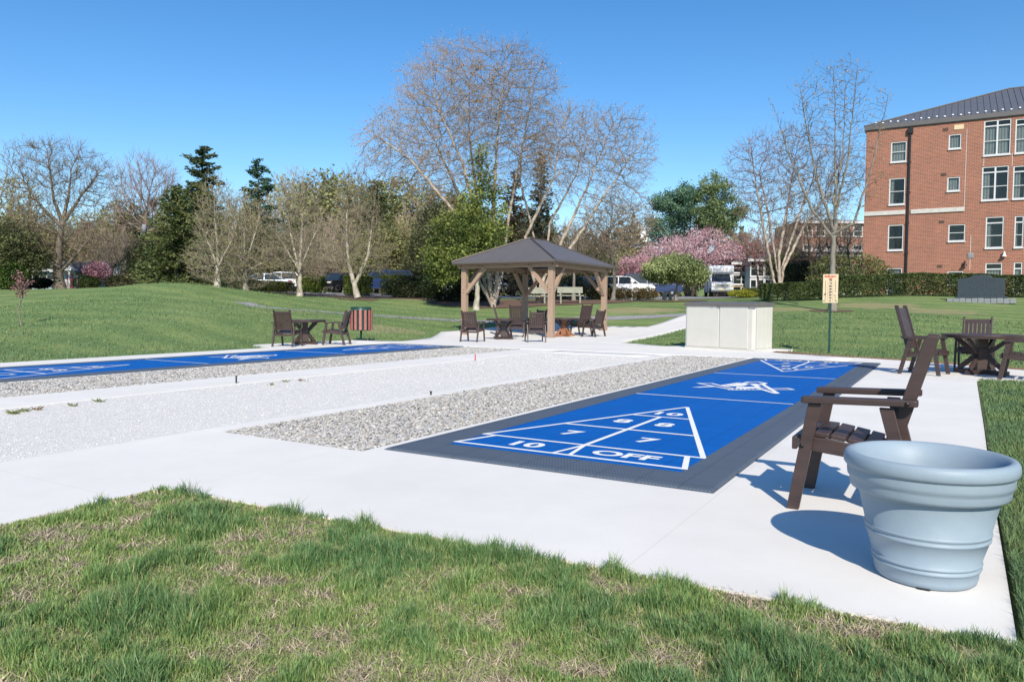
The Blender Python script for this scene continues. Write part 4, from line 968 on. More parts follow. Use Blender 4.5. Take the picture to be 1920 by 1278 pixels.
def conifer(name, loc, H, R, label, group=None, seed=1, c=((.015, .04, .022), (.04, .085, .045)), nb=90, z0=.12, needle=.22, dens=46, shape=1.0, rb=.22, ragged=.3, droop=.12, lean=0, per=1.0, barkm='bark_dark'):
    rg = np.random.default_rng(seed); e = empty(name, loc, 0, label, 'tree', group)
    zs = np.linspace(0, H, 14); tr = MB(); tr.tube([(lean*z/H+.05*math.sin(z), 0, z-.2) for z in zs], [max(.02, rb*(1-z/H)) for z in zs], 8); tr.done('trunk', M[barkm], e, fix=False)
    P, Dr, TW0, TW1, TR = [], [], [], [], []
    for k in range(nb):
        f = (k+rg.random())/nb; z = H*(z0+(1-z0)*f); L = R*((1-f)**shape)*rg.uniform(1-ragged, 1.1)+.25; a = rg.uniform(0, 2*PI)
        d = np.array([math.cos(a), math.sin(a), rg.uniform(-.05, .25)]); m_ = max(4, int(L*dens/3*per)); t = rg.random(m_)**.7
        base = np.array([lean*z/H, 0, z]); q = base+d*(t*L)[:, None]; q[:, 2] -= droop*L*t**2-.10*L*t**4
        P.append(q+rg.normal(0, 1, (m_, 3))*np.array([.26, .26, .17])*(.45+L*.16)); Dr.append(np.repeat(d[None], m_, 0)); TW0.append(base); TW1.append(base+d*L*.85-np.array([0, 0, droop*L*.7])); TR.append(.012+.012*L)
    P = np.concatenate(P); Dr = np.concatenate(Dr); V, F = leafq(P, needle*.5, 2.2, rg, dirs=Dr)
    t = np.clip(vn(P[:, 0]*1.3+P[:, 1], P[:, 2]*1.3, .9, seed)+rg.normal(0, .25, len(P)), 0, 1)[:, None]; C = np.repeat(lerpc(c[0], c[1], t), 4, 0)
    TR = np.array(TR); V2, F2 = tubes(np.array(TW0), np.array(TW1), TR, TR*.4, 4); C2 = np.repeat(np.array([[.06, .05, .04]]), len(V2), 0)
    mesh_np('crown', np.concatenate([V, V2]), np.concatenate([F, F2+len(V)]), M['leaf'], e, col=np.concatenate([C, C2])); return e
def leafmass(name, loc, ells, n, leaf, c, label, cat='shrub', group=None, seed=1, shell=.45, stems=True, asp=1.4, clump=1.6, cut=.0, parent_only=False, flat_=1.0):
    """dense leafy bush: leaf faces in clumps through ellipsoids"""
    rg = np.random.default_rng(seed); P = []; tv = sum(e[3]*e[4]*e[5] for e in ells)
    for el in ells:
        k = int(n*el[3]*el[4]*el[5]/tv); q = rg.normal(0, 1, (k, 3)); q /= np.linalg.norm(q, axis=1)[:, None]
        w_ = vn(q[:, 0]*2+el[0], q[:, 2]*2+q[:, 1]*2, 1.4, seed)*.28+.86; r = (shell+(1-shell)*rg.random(k)**.6)*w_
        P.append(q*r[:, None]*np.array(el[3:6])+np.array(el[:3]))
    P = np.concatenate(P)
    if cut: P = P[vn(P[:, 0]*1.1+P[:, 1]*.6+seed, P[:, 2]*1.1, clump, seed+3)+rg.normal(0, .12, len(P)) > cut]
    P = P[P[:, 2] > .03]
    V, F = leafq(P, leaf, asp, rg)
    t = np.clip(vn(P[:, 0]+P[:, 1]*.8, P[:, 2], clump, seed+1)*.8+rg.normal(.1, .25, len(P)), 0, 1)[:, None]; C = np.repeat(lerpc(c[0], c[1], t), 4, 0)
    R_ = np.array([[RT[0], -RT[1], 0], [RT[1], RT[0], 0], [0, 0, 1.]])
    e = empty(name, loc, 0, label, cat, group)
    mesh_np('foliage', V@R_.T, F, M['leaf'], e, col=C)
    if stems:
        mb = MB(); z = max(el[2] for el in ells)
        for k in range(7):
            el = ells[k % len(ells)]; a = rg.uniform(0, 2*PI); q = np.array([el[0]+math.cos(a)*el[3]*.5, el[1]+math.sin(a)*el[4]*.5, el[2]+.2*el[5]]); s0 = np.array([el[0]*.8, el[1], -.1]) if name == 'hedge' or len(ells) > 2 else np.array([rg.normal(0, .08), rg.normal(0, .08), -.1])
            q, s0 = R_@q, R_@s0; mb.tube([tuple(s0), tuple((s0+q)/2+np.array([0, 0, .1])), tuple(q)], [.035, .025, .012], 5)
        mb.done('stems', M['bark_gray'], e, fix=False)
    return e
OR = ((.20, .10, .055), (.33, .20, .11))
YG = ((.16, .17, .055), (.30, .29, .12))
# --- the two big river birches behind the gazebo
def px_seed(px0, d, pts):                       # polyline of (px,py,extra depth) turned to trunk-frame metres
    o = onT(px0, d); out = []
    for px, py, dd in pts:
        q = at(px, py, d+dd)-np.array(o); out.append(np.array([q@RT, q@np.array([-RT[1], RT[0], 0]), q[2]]))
    return out
def seeded(px0, d, lines):
    """first line is the main trunk from the ground; the rest start at the ground too or from the nearest node"""
    seeds = []; 
    for l in lines: seeds.append((px_seed(px0, d, l), None))
    return seeds
def join_seeds(seeds, D):
    # attach=0 makes each stem start at the root node
    out = [(seeds[0][0], None)]
    for s, _ in seeds[1:]: out.append((s, 0))
    return out
d1 = 46
main = join_seeds(seeded(925, d1, [
    [(925, 577, 0), (915, 520, -.3), (893, 400, -1), (865, 300, -1.5), (820, 200, -2)],
    [(905, 520, .2), (880, 420, 1), (850, 340, 1.6), (813, 260, 2)],
    [(932, 520, 0), (925, 400, .4), (930, 290, 0), (938, 190, -.5), (950, 110, -.5)],
    [(940, 520, .5), (955, 400, 1.2), (968, 330, 1.5), (985, 250, 2), (1000, 170, 2)],
    [(900, 530, -.5), (850, 395, -1.5), (770, 300, -2), (700, 250, -2.5)],
    [(920, 530, .8), (893, 360, 2), (880, 260, 2.5), (880, 160, 2.6)]]), .4)
def ell(px, py, d, d0, px0, rx, rz, ry=None):
    o = onT(px0, d0); q = at(px, py, d)-np.array(o); return (q@RT, q@np.array([-RT[1], RT[0], 0]), q[2], rx*d/FPX, (ry or rx)*d/FPX, rz*d/FPX)
make_tree('river_birch', onT(925, d1), 16, [ell(880, 190, d1, d1, 925, 135, 115, 120), ell(960, 180, d1, d1, 925, 95, 100, 95), ell(790, 270, d1, d1, 925, 105, 95, 90), ell(980, 270, d1, d1, 925, 70, 60), ell(730, 275, d1-1, d1, 925, 62, 45), ell(860, 320, d1, d1, 925, 120, 60, 90)],
    'tallest bare river birch with pale peeling stems and tan catkins, rising behind the gazebo', barkm='bark_birch', twigc=((.205, .155, .12), (.36, .29, .22)), budc=((.28, .18, .11), (.42, .31, .20)), nbud=17000, bud=.05, natt=6000, D=.30, dk=.40, rb=.25, sub=1, seeds=main, ntw=3, twl=(.4, 1.1), twr=.006, droop=.35, maxn=14000, seed=3, rt=.009, thick=.04)
d2 = 49
sec = join_seeds(seeded(1010, d2, [
    [(1010, 570, 0), (985, 445, -.5), (1040, 330, -1), (1050, 250, -1)],
    [(1020, 520, .3), (1060, 440, .4), (1110, 330, .5), (1150, 230, .5)],
    [(1030, 520, -.4), (1080, 450, -.6), (1130, 370, -1), (1180, 300, -1)],
    [(1020, 520, 1), (1030, 420, 1.5), (1080, 330, 1.8), (1100, 240, 2)],
    [(1015, 500, 0), (975, 340, .6), (978, 270, .6)]]), .4)
make_tree('river_birch', onT(1010, d2), 13, [ell(1080, 270, d2, d2, 1010, 95, 78, 90), ell(1160, 290, d2, d2, 1010, 72, 88, 80), ell(1040, 310, d2, d2, 1010, 80, 80), ell(1150, 400, d2, d2, 1010, 75, 70)],
    'leaning multi-stemmed river birch right of the tallest birch, behind the gazebo roof', barkm='bark_birch', twigc=((.19, .15, .125), (.33, .27, .22)), budc=((.30, .19, .10), (.44, .34, .19)), nbud=8000, bud=.05, natt=4000, D=.30, dk=.40, rb=.22, sub=1, seeds=sec, ntw=2, twl=(.35, .95), twr=.0075, droop=.2, maxn=9000, seed=5, rt=.009, thick=.04)
# --- bright green climber-clad tree left of the gazebo roof
make_tree('holly_tree', onT(893, 44), 9, [ell(880, 450, 44, 44, 893, 78, 62, 80), ell(905, 400, 44, 44, 893, 45, 70, 45), ell(900, 320, 44, 44, 893, 22, 62, 25), ell(835, 485, 44, 44, 893, 42, 34, 50), ell(852, 505, 44.5, 44, 893, 62, 30, 50)],
    'bright green leafy tree with a narrow leafy top, left of the gazebo roof', barkm='bark_syc', natt=1500, D=.3, dk=.4, rb=.17, ntw=1, twl=(.2, .4), twr=.006, nleaf=19000, leaf=.095, leafspread=.21, leafc=((.05, .085, .018), (.30, .35, .09)), seed=11, maxn=5000, trunk_h=2.0, limbs=1, gap=.36)
# --- right hand river birch, tall bare tree
d3 = 60
rb3 = join_seeds(seeded(1462, d3, [
    [(1462, 545, 0), (1460, 480, 0), (1478, 380, .5), (1490, 300, .5), (1500, 250, .5)],
    [(1452, 530, 0), (1432, 430, -.5), (1418, 350, -1), (1410, 290, -1)],
    [(1470, 500, 0), (1510, 420, .6), (1545, 370, .6), (1570, 310, 1)],
    [(1465, 505, .3), (1500, 400, 1), (1530, 320, 1.5)],
    [(1460, 520, 0), (1440, 400, 1), (1425, 330, 1.4)]]), .4)
make_tree('river_birch', onT(1462, d3), 12, [ell(1425, 320, d3, d3, 1462, 65, 70), ell(1500, 300, d3, d3, 1462, 70, 68), ell(1560, 330, d3, d3, 1462, 62, 60), ell(1480, 380, d3, d3, 1462, 110, 55, 90)],
    'pale-stemmed bare river birch between the white bus and the brick building', barkm='bark_birch', twigc=((.13, .095, .08), (.23, .17, .14)), budc=OR, nbud=5000, bud=.06, natt=3600, D=.36, dk=.48, rb=.23, sub=2, seeds=rb3, ntw=2, twl=(.35, .95), twr=.007, maxn=9000, seed=8, rt=.012, thick=.05)
d4 = 38
bt = [(px_seed(1560, d4, [(1560, 584, 0), (1562, 470, 0), (1567, 400, 0), (1566, 300, .2), (1566, 200, .3), (1563, 130, .3)]), None)]
tr4 = px_seed(1560, d4, [(1560, 584, 0), (1562, 470, 0)])
for l in ([(1566, 400, 0), (1590, 300, -.4), (1600, 200, -.8), (1608, 125, -1)], [(1560, 425, 0), (1530, 330, .4), (1512, 240, .5), (1500, 165, .5)], [(1557, 440, 0), (1600, 420, -.5), (1630, 330, -1), (1665, 180, -1.4)], [(1558, 440, 0), (1520, 390, .5), (1480, 290, 1), (1450, 200, 1.2)], [(1562, 380, 0), (1580, 290, .9), (1585, 170, 1.3)]):
    q = px_seed(1560, d4, l); bt.append((q, None))
def attach_near(seeds, D):
    out = [seeds[0]]; P = []; last = None
    for p in seeds[0][0]:
        if last is None: P.append(p)
        else:
            k = max(1, int(round(np.linalg.norm(p-last)/D)))
            for j in range(1, k+1): P.append(last+(p-last)*j/k)
        last = p
    P = np.array(P)
    for s, _ in seeds[1:]:
        z = s[0][2]-.3; i = int(np.argmin(np.abs(P[:, 2]-z)+np.linalg.norm(P[:, :2]-s[0][:2], axis=1)*.3)); out.append((s, i))
    return out
make_tree('bare_maple', onT(1560, d4), 13, [ell(1565, 190, d4, d4, 1560, 75, 75), ell(1520, 260, d4, d4, 1560, 65, 70), ell(1610, 250, d4, d4, 1560, 55, 80), ell(1560, 350, d4, d4, 1560, 100, 60)],
    'slender bare grey tree standing behind the score board, in front of the brick building', barkm='bark_gray', twigc=((.10, .09, .08), (.19, .17, .14)), budc=((.30, .20, .10), (.40, .32, .2)), nbud=1500, bud=.055, natt=1500, D=.30, dk=.42, rb=.19, seeds=attach_near(bt, .30), ntw=1, sub=1, twl=(.25, .7), twr=.006, maxn=4500, seed=9, rt=.008, thick=.028)
# --- four sycamore-like pale trees along the mulch
SY = 'pale-barked bare trees in a row before the car park'
for (px, d, top, cx, hw, sd, lb) in ((408, 47, 350, 408, 50, 21, 'leftmost of the row of pale-barked bare trees, beside the dark evergreen'), (462, 49, 375, 462, 52, 22, 'second pale-barked bare tree from the left, right before the silver cars'), (560, 50, 335, 560, 68, 23, 'third pale-barked bare tree from the left with three upright limbs'), (672, 48, 320, 672, 62, 24, 'rightmost pale-barked bare tree, forked low, behind the red slatted bin')):
    mid = (560+top)/2
    o_ = px_seed
    sd_lines = {21: [[(408, 543, 0), (408, 470, 0), (402, 400, 0), (403, 365, 0)], [(406, 495, 0), (385, 440, .5), (370, 410, .5)], [(408, 500, 0), (430, 460, -.4), (445, 420, -.5)]],
        22: [[(462, 551, 0), (458, 490, 0), (458, 430, 0), (460, 395, 0)], [(457, 500, 0), (438, 455, .5), (425, 425, .5)], [(459, 500, 0), (475, 450, -.4), (485, 410, -.5)], [(460, 508, 0), (500, 490, .6), (530, 470, .6)]],
        23: [[(562, 557, 0), (562, 495, 0), (566, 430, 0), (568, 360, 0)], [(559, 505, 0), (548, 450, .3), (535, 390, .5)], [(564, 505, 0), (585, 450, -.4), (605, 410, -.5)], [(560, 505, 0), (520, 440, .8), (495, 410, 1)]],
        24: [[(670, 556, 0), (652, 490, 0), (650, 430, 0), (653, 350, 0)], [(672, 520, 0), (690, 480, .3), (700, 400, .5), (705, 350, .5)], [(653, 470, 0), (630, 440, -.4), (620, 420, -.5)]]}[sd]
    sds = attach_near([(px_seed(px, d, l), None) for l in sd_lines], .3)
    make_tree('bare_sycamore', onT(px, d), 8, [ell(cx, mid-25, d, d, px, hw*.8, (mid-top)*.95), ell(cx, mid+35, d, d, px, hw*1.1, 48), ell(cx-8, top+50, d, d, px, hw*.6, 45)], lb, SY, barkm='bark_syc', twigc=((.19, .16, .125), (.32, .28, .22)), budc=YG, nbud=3000, bud=.05, natt=2000, D=.26, dk=.34, rb=.19, seeds=sds, ntw=2, sub=2, twl=(.25, .7), twr=.0085, maxn=6500, seed=sd, rt=.009, thick=.035)
# --- the old oak on the left
d5 = 72
ok = [[(112, 542, 0), (108, 500, 0), (112, 450, 0), (118, 415, 0)], [(116, 415, 0), (100, 370, -.5), (93, 320, -1), (88, 280, -1)], [(118, 412, 0), (128, 370, .5), (133, 320, .5), (150, 280, .5)], [(110, 420, 0), (75, 385, -1), (45, 340, -1.5)], [(120, 415, 0), (150, 370, 1), (180, 330, 1.5)], [(112, 505, 0), (80, 500, 1), (45, 495, 1.5)], [(116, 508, 0), (145, 475, -1), (175, 440, -1.2)], [(112, 440, 0), (80, 425, .5), (60, 415, 1)]]
make_tree('old_oak', onT(112, d5), 14, [ell(100, 330, d5, d5, 112, 90, 68, 90), ell(150, 350, d5, d5, 112, 70, 65), ell(60, 380, d5, d5, 112, 60, 50), ell(120, 450, d5, d5, 112, 100, 50, 80)],
    'big bare old oak with a thick trunk standing alone on the far left lawn', barkm='bark_oak', twigc=((.12, .095, .075), (.21, .17, .13)), budc=(OR[1], YG[1]), nbud=2500, bud=.07, natt=4500, D=.42, dk=.56, rb=.52, sub=2, seeds=attach_near([(px_seed(112, d5, l), None) for l in ok], .42), ntw=2, twl=(.4, 1.1), twr=.011, maxn=8000, seed=31, rt=.014, thick=.06)
make_tree('bare_elm', onT(275, 95), 18, [ell(272, 345, 95, 95, 275, 62, 50, 60), ell(262, 395, 95, 95, 275, 55, 45), ell(300, 370, 95, 95, 275, 45, 50)], 'round-topped bare tree with reddish twigs, right of the old oak', barkm='bark_gray', twigc=((.17, .125, .115), (.28, .21, .19)), natt=3600, D=.55, dk=.68, rb=.45, sub=2, ntw=2, twl=(.7, 1.5), twr=.014, maxn=7000, seed=33, rt=.02, thick=.09, trunk_h=7, jit=.12)
# --- conifers
conifer('pine_tree', onT(383, 80), 15.3, 3.3, 'ragged dark pine with a tall uneven top above the left evergreens', seed=41, nb=70, ragged=.75, z0=.45, dens=130, needle=.34, shape=.5, c=((.035, .06, .028), (.11, .14, .06)), droop=.05, rb=.3)
conifer('pine_tree', onT(487, 78), 13.6, 2.7, 'dark pine with a pointed top rising behind the second bare tree', seed=42, nb=60, ragged=.5, z0=.40, dens=120, needle=.32, shape=.6, c=((.03, .075, .045), (.08, .15, .085)), rb=.28)
conifer('pine_tree', onT(706, 80), 12.0, 2.9, 'olive-green pine rising behind the rightmost pale bare tree', seed=43, nb=90, ragged=.45, z0=.3, dens=120, needle=.30, shape=.55, c=((.06, .085, .035), (.18, .20, .085)), rb=.25)
conifer('hemlock_tree', onT(330, 62), 8.2, 3.3, 'broad dark green evergreen left of the row of pale bare trees', seed=44, nb=150, z0=.02, dens=120, needle=.26, shape=.55, c=((.06, .09, .03), (.19, .215, .085)), droop=.35, ragged=.45)
conifer('hemlock_tree', onT(372, 66), 9.2, 3.6, 'second dark green evergreen, behind the leftmost pale bare tree', seed=45, nb=150, z0=.02, dens=120, needle=.28, shape=.55, c=((.055, .08, .03), (.18, .20, .08)), droop=.35, ragged=.45)
conifer('spruce_tree', onT(1012, 62), 11.8, 2.1, 'narrow dark spruce seen through the birches above the gazebo', seed=46, nb=130, z0=.03, dens=100, needle=.26, shape=.8, c=((.035, .045, .028), (.10, .10, .055)), ragged=.5)
conifer('spruce_tree', onT(962, 64), 10.6, 2.3, 'dark brownish spruce between the birch stems, left of the narrow spruce', seed=47, nb=120, z0=.03, dens=90, needle=.26, shape=.8, c=((.055, .05, .035), (.14, .115, .075)), ragged=.5)
def pine_broad(px, d, H, W_, top, label, seed, c):
    o = onT(px, d); make_tree('white_pine', o, H, top, label, None, 'bark_dark', ((.05, .04, .03), (.08, .06, .045)), natt=520, D=.5, dk=.7, rb=.28, ntw=1, twl=(.3, .6), twr=.012, nleaf=19000, leaf=.13, leafspread=.30, leafc=c, seed=seed, maxn=2600, gap=.52, limbs=1)
pine_broad(1290, 84, 13, 5, [ell(1270, 385, 84, 84, 1290, 55, 40), ell(1240, 420, 84, 84, 1290, 35, 40)], 'blue-green white pine behind the pink cherry, left of its lighter neighbour', 51, ((.06, .14, .095), (.19, .31, .19)))
pine_broad(1340, 82, 13, 5, [ell(1338, 365, 82, 82, 1340, 38, 38), ell(1345, 410, 82, 82, 1340, 55, 40)], 'olive-green white pine behind the pink cherry, right of the bluer one', 52, ((.08, .14, .06), (.27, .34, .15)))
# --- cherries, dogwood
PK = ((.40, .22, .26), (.84, .62, .68))
make_tree('cherry_tree', onT(1300, 78), 5, [ell(1290, 470, 78, 78, 1300, 75, 34, 60), ell(1345, 474, 78, 78, 1300, 52, 28, 50), ell(1325, 448, 78, 78, 1300, 40, 26), ell(1235, 485, 78, 78, 1300, 50, 24)], 'big pink blossoming cherry tree behind the green round tree and the white bus', barkm='bark_dark', natt=900, D=.35, dk=.45, rb=.22, ntw=2, twl=(.2, .5), twr=.009, nleaf=17000, leaf=.085, leafspread=.22, leafc=PK, seed=61, maxn=4000, trunk_h=1.2, gap=.25)
make_tree('cherry_tree', onT(1205, 68), 3, [ell(1200, 500, 68, 68, 1205, 42, 22, 40)], 'small pink blossoming cherry left of the green round tree', barkm='bark_dark', natt=400, D=.35, dk=.45, rb=.15, ntw=2, twl=(.2, .5), twr=.009, nleaf=7000, leaf=.08, leafspread=.2, leafc=((.38, .20, .22), (.66, .42, .47)), seed=62, maxn=1500, trunk_h=.8, gap=.3)
make_tree('redbud_tree', onT(1420, 78), 5, [ell(1420, 470, 78, 78, 1420, 52, 38, 50), ell(1390, 485, 78, 78, 1420, 34, 26)], 'dark reddish twiggy tree between the pink cherry and the pale birch', barkm='bark_dark', twigc=((.10, .055, .055), (.18, .10, .10)), budc=((.30, .12, .15), (.38, .2, .2)), nbud=4000, bud=.06, natt=1000, D=.35, dk=.45, rb=.18, ntw=3, twl=(.3, .7), twr=.009, seed=63, maxn=3500, trunk_h=1.2)
make_tree('redbud_tree', onT(1520, 66), 5, [ell(1515, 455, 66, 66, 1520, 55, 45, 50)], 'dark twiggy tree behind the score board and left of the olive shrub', barkm='bark_dark', twigc=((.09, .065, .055), (.16, .11, .10)), natt=1000, D=.35, dk=.45, rb=.18, ntw=3, twl=(.3, .7), twr=.009, seed=64, maxn=3500, trunk_h=1.2)
make_tree('dogwood_tree', onT(1266, 48), 3, [ell(1262, 508, 48, 48, 1266, 62, 24, 55), ell(1265, 495, 48, 48, 1266, 38, 18, 35), ell(1300, 518, 48, 48, 1266, 30, 16, 35)], 'round green dogwood tree just left of the white bus', barkm='bark_gray', natt=800, D=.2, dk=.26, rb=.10, ntw=1, twl=(.1, .3), twr=.005, nleaf=26000, leaf=.075, leafspread=.13, leafc=((.06, .10, .025), (.48, .54, .26)), seed=65, maxn=4000, trunk_h=.9, gap=.2)
make_tree('plum_shrub', onT(186, 76), 2.5, [ell(184, 510, 76, 76, 186, 26, 17, 25)], 'small pink blossoming shrub before the grey house, right of the old oak', cat='shrub', barkm='bark_dark', natt=300, D=.3, dk=.4, rb=.1, ntw=2, twl=(.2, .4), twr=.009, nleaf=4200, leaf=.09, leafspread=.18, leafc=((.35, .15, .2), (.62, .38, .46)), seed=66, maxn=1000, trunk_h=.5)
sap = onT(40, 26)
make_tree('cherry_sapling', sap, 1.5, [ell(40, 532, 26, 26, 40, 15, 28, 15)], 'young staked sapling with dark red leaves on the left lawn', barkm='bark_gray', natt=140, D=.1, dk=.13, rb=.02, ntw=1, twl=(.08, .2), twr=.003, nleaf=300, leaf=.045, leafspread=.06, leafc=((.16, .05, .05), (.42, .24, .25)), seed=67, maxn=500, trunk_h=.9, thick=.012)
# --- smaller bare trees right of the gazebo
make_tree('bare_crabapple', onT(1148, 53), 5, [ell(1150, 430, 53, 53, 1148, 62, 55, 55), ell(1190, 420, 53, 53, 1148, 40, 50, 40)], 'bare tree with a straight mid-brown trunk at the right edge of the gazebo roof', barkm='bark_gray', twigc=((.15, .12, .09), (.26, .21, .16)), budc=OR, nbud=2500, bud=.05, natt=1800, D=.28, dk=.36, rb=.15, ntw=2, sub=2, twl=(.25, .7), twr=.006, seed=71, maxn=4000, trunk_h=1.5, limbs=1)
make_tree('bare_crabapple', onT(1075, 52), 4.5, [ell(1085, 465, 52, 52, 1075, 70, 42, 55)], 'low spreading bare tree directly behind the gazebo roof', barkm='bark_gray', twigc=((.15, .12, .095), (.26, .22, .17)), natt=1800, D=.28, dk=.36, rb=.14, ntw=2, sub=2, twl=(.25, .7), twr=.006, seed=72, maxn=4000, trunk_h=1.2)

# --- woods behind, each tree its own
def wood():
    BG = 'background trees along the road'
    protos = []
    specs = [('bare_tree', ((.22, .18, .135), (.38, .31, .24)), None, 0, None), ('budding_tree', ((.20, .17, .12), (.34, .29, .20)), ((.24, .25, .09), (.42, .41, .18)), 12000, None), ('leafing_tree', ((.12, .10, .07), (.2, .17, .12)), None, 0, ((.15, .17, .06), (.38, .39, .17))), ('dark_tree', ((.06, .05, .04), (.10, .085, .06)), None, 0, ((.055, .075, .03), (.18, .20, .085)))]
    for k, (nm, tc_, bc, nb_, lc) in enumerate(specs):
        for v in range(2):
            o = make_tree(nm, (0, 0, 0), 9, [(0, 0, 5.6, 3.4, 3.2, 3.6), (rng.normal(0, .8), 0, 3.6, 3.6, 3.0, 2.6)], None, BG, barkm='bark_gray', twigc=tc_, budc=bc, nbud=nb_, bud=.09, natt=1700, D=.45, dk=.52, rb=.22, ntw=2, sub=2, twl=(.5, 1.2), twr=.015, nleaf=15000 if lc else 0, leaf=.16, leafspread=.4, leafc=lc, seed=100+k*5+v, maxn=4200, trunk_h=1.6, rt=.016, thick=.06, gap=.2 if lc else .1)
            protos.append(o)
    P = dict(b0=0, b1=1, u0=2, u1=3, l0=4, l1=5, d0=6, d1=7); first = set()
    rows = [  # px, depth, top row, proto, label
        (-60, 82, 400, 'l0', None), (8, 84, 345, 'u0', 'budding yellowish tree at the left picture edge, left of the old oak'), (18, 70, 420, 'd0', 'dark green tree at the left picture edge, before the yellowish one'), (50, 92, 400, 'l1', 'pale leafing tree seen through the lower left of the old oak'),
        (95, 96, 415, 'b0', 'bare tree directly behind the trunk of the old oak'), (150, 92, 410, 'u1', 'budding tree just right of the old oak trunk'), (195, 90, 420, 'b1', 'brownish bare tree above the small pink shrub'), (240, 100, 385, 'l0', 'pale green tree under the round-topped bare tree'), (230, 84, 440, 'b0', 'low brown bare tree in front of the grey gabled house'),
        (330, 98, 380, 'b1', 'bare tree behind the broad dark evergreen'), (430, 90, 370, 'b0', 'tan bare tree behind the leftmost pale trees'), (455, 76, 400, 'u0', 'budding tree behind the second pale bare tree'), (510, 84, 400, 'b1', 'bare tree between the second and third pale bare trees'), (540, 92, 345, 'u1', 'tan budding tree with a rounded top behind the third pale bare tree'),
        (500, 72, 440, 'd1', 'dark green tree low behind the silver cars'), (580, 82, 415, 'd0', 'dark tree low behind the third pale bare tree'), (630, 86, 335, 'l1', 'tall pale green leafing tree between the third and fourth pale bare trees'), (605, 76, 420, 'b0', 'brown bare tree low between the third and fourth pale bare trees'), (665, 80, 400, 'b1', 'bare tree behind the fork of the rightmost pale tree'),
        (745, 88, 345, 'l0', 'pale green leafing tree right of the olive pine'), (725, 72, 430, 'l1', 'yellow-green leafing tree above the blue van'), (770, 74, 425, 'u0', 'budding olive tree above the hedge right of the blue van'), (690, 74, 470, 'u1', 'low budding tree behind the dark blue van'), (800, 82, 380, 'b0', 'bare brown tree left of the bright green tree'), (825, 66, 425, 'd1', 'dark tree at the left shoulder of the bright green tree'),
        (850, 70, 370, 'd0', 'dark brownish tree behind the bright green tree'), (900, 78, 400, 'b1', 'bare tree behind the stems of the tallest birch'), (985, 72, 400, 'd1', 'dark tree behind the two spruces'), (1060, 80, 420, 'b0', 'bare tree low behind the leaning birch'), (1110, 78, 470, 'd0', 'dark tree low behind the right end of the gazebo roof'), (1110, 90, 440, 'b1', 'bare tree above the right end of the gazebo roof'), (1175, 96, 470, 'u0', 'low budding tree left of the small pink cherry'),
        (1400, 98, 435, 'b1', 'bare tree right of the olive white pine'), (1450, 92, 420, 'b0', 'bare tree behind the pale right-hand birch'), (1530, 84, 400, 'b0', 'brown bare tree behind the slender grey tree'), (1590, 82, 420, 'b1', 'bare tree beside the left corner of the brick building'), (1480, 76, 470, 'd1', 'dark low tree behind the right-hand birch stems'),
        (385, 78, 440, 'd0', 'dark tree between the two broad evergreens and the pale trees'), (290, 84, 450, 'd1', 'dark tree left of the broad dark evergreen'), (165, 100, 430, 'd1', 'dark tree behind the small pink shrub'), (-120, 78, 380, 'd0', None)]
    for px, d, top, k, lb in rows:
        i = P[k]; g = onT(px, d); topz = at(px, top, d)[2]; h_ = max(2.5, topz-g.z); s = h_/9.0
        o = protos[i] if i not in first else copy_tree(protos[i]); first.add(i)
        o.location = g; o.rotation_euler = (0, 0, rng.uniform(0, 2*PI)); wx = s*rng.uniform(.95, 1.25) if s > .7 else s*1.4; o.scale = (wx, wx, s)
        tag(o, lb or ('tree just outside the left edge of the view, nearer one' if d < 80 else 'tree just outside the left edge of the view, farther one'), 'tree', BG)
wood()
def far_belt():
    V_, C_ = [], []
    n = 80000; px = rng.uniform(-500, 2300, n); d = rng.uniform(108, 135, n)
    hh = 6.5+5*vn(px*.02, px*0, 1.0, 4)+2*vn(px*.1, px*0, 1.0, 5); z = hh*rng.random(n)**.8
    keep = (vn(px*.05, z*.4, 1, 6) > .25); px, d, z = px[keep], d[keep], z[keep]
    P = CAM[None]+d[:, None]*(FW[None]+((px-960)/FPX)[:, None]*RR[None]); P[:, 2] = 2.4+z
    V, F = leafq(P, .45, 1.8, rng); t = np.clip(vn(P[:, 0]*.3, P[:, 1]*.3+P[:, 2]*.3, 1, 7)+rng.normal(0, .2, len(P)), 0, 1)[:, None]
    C = lerpc((.12, .115, .085), (.27, .25, .16), t)
    tag(mesh_np('distant_wood', V, F, M['leaf'], col=np.repeat(C, 4, 0)), 'distant mass of woodland closing the view behind all other trees', 'woodland', kind='stuff')
far_belt()

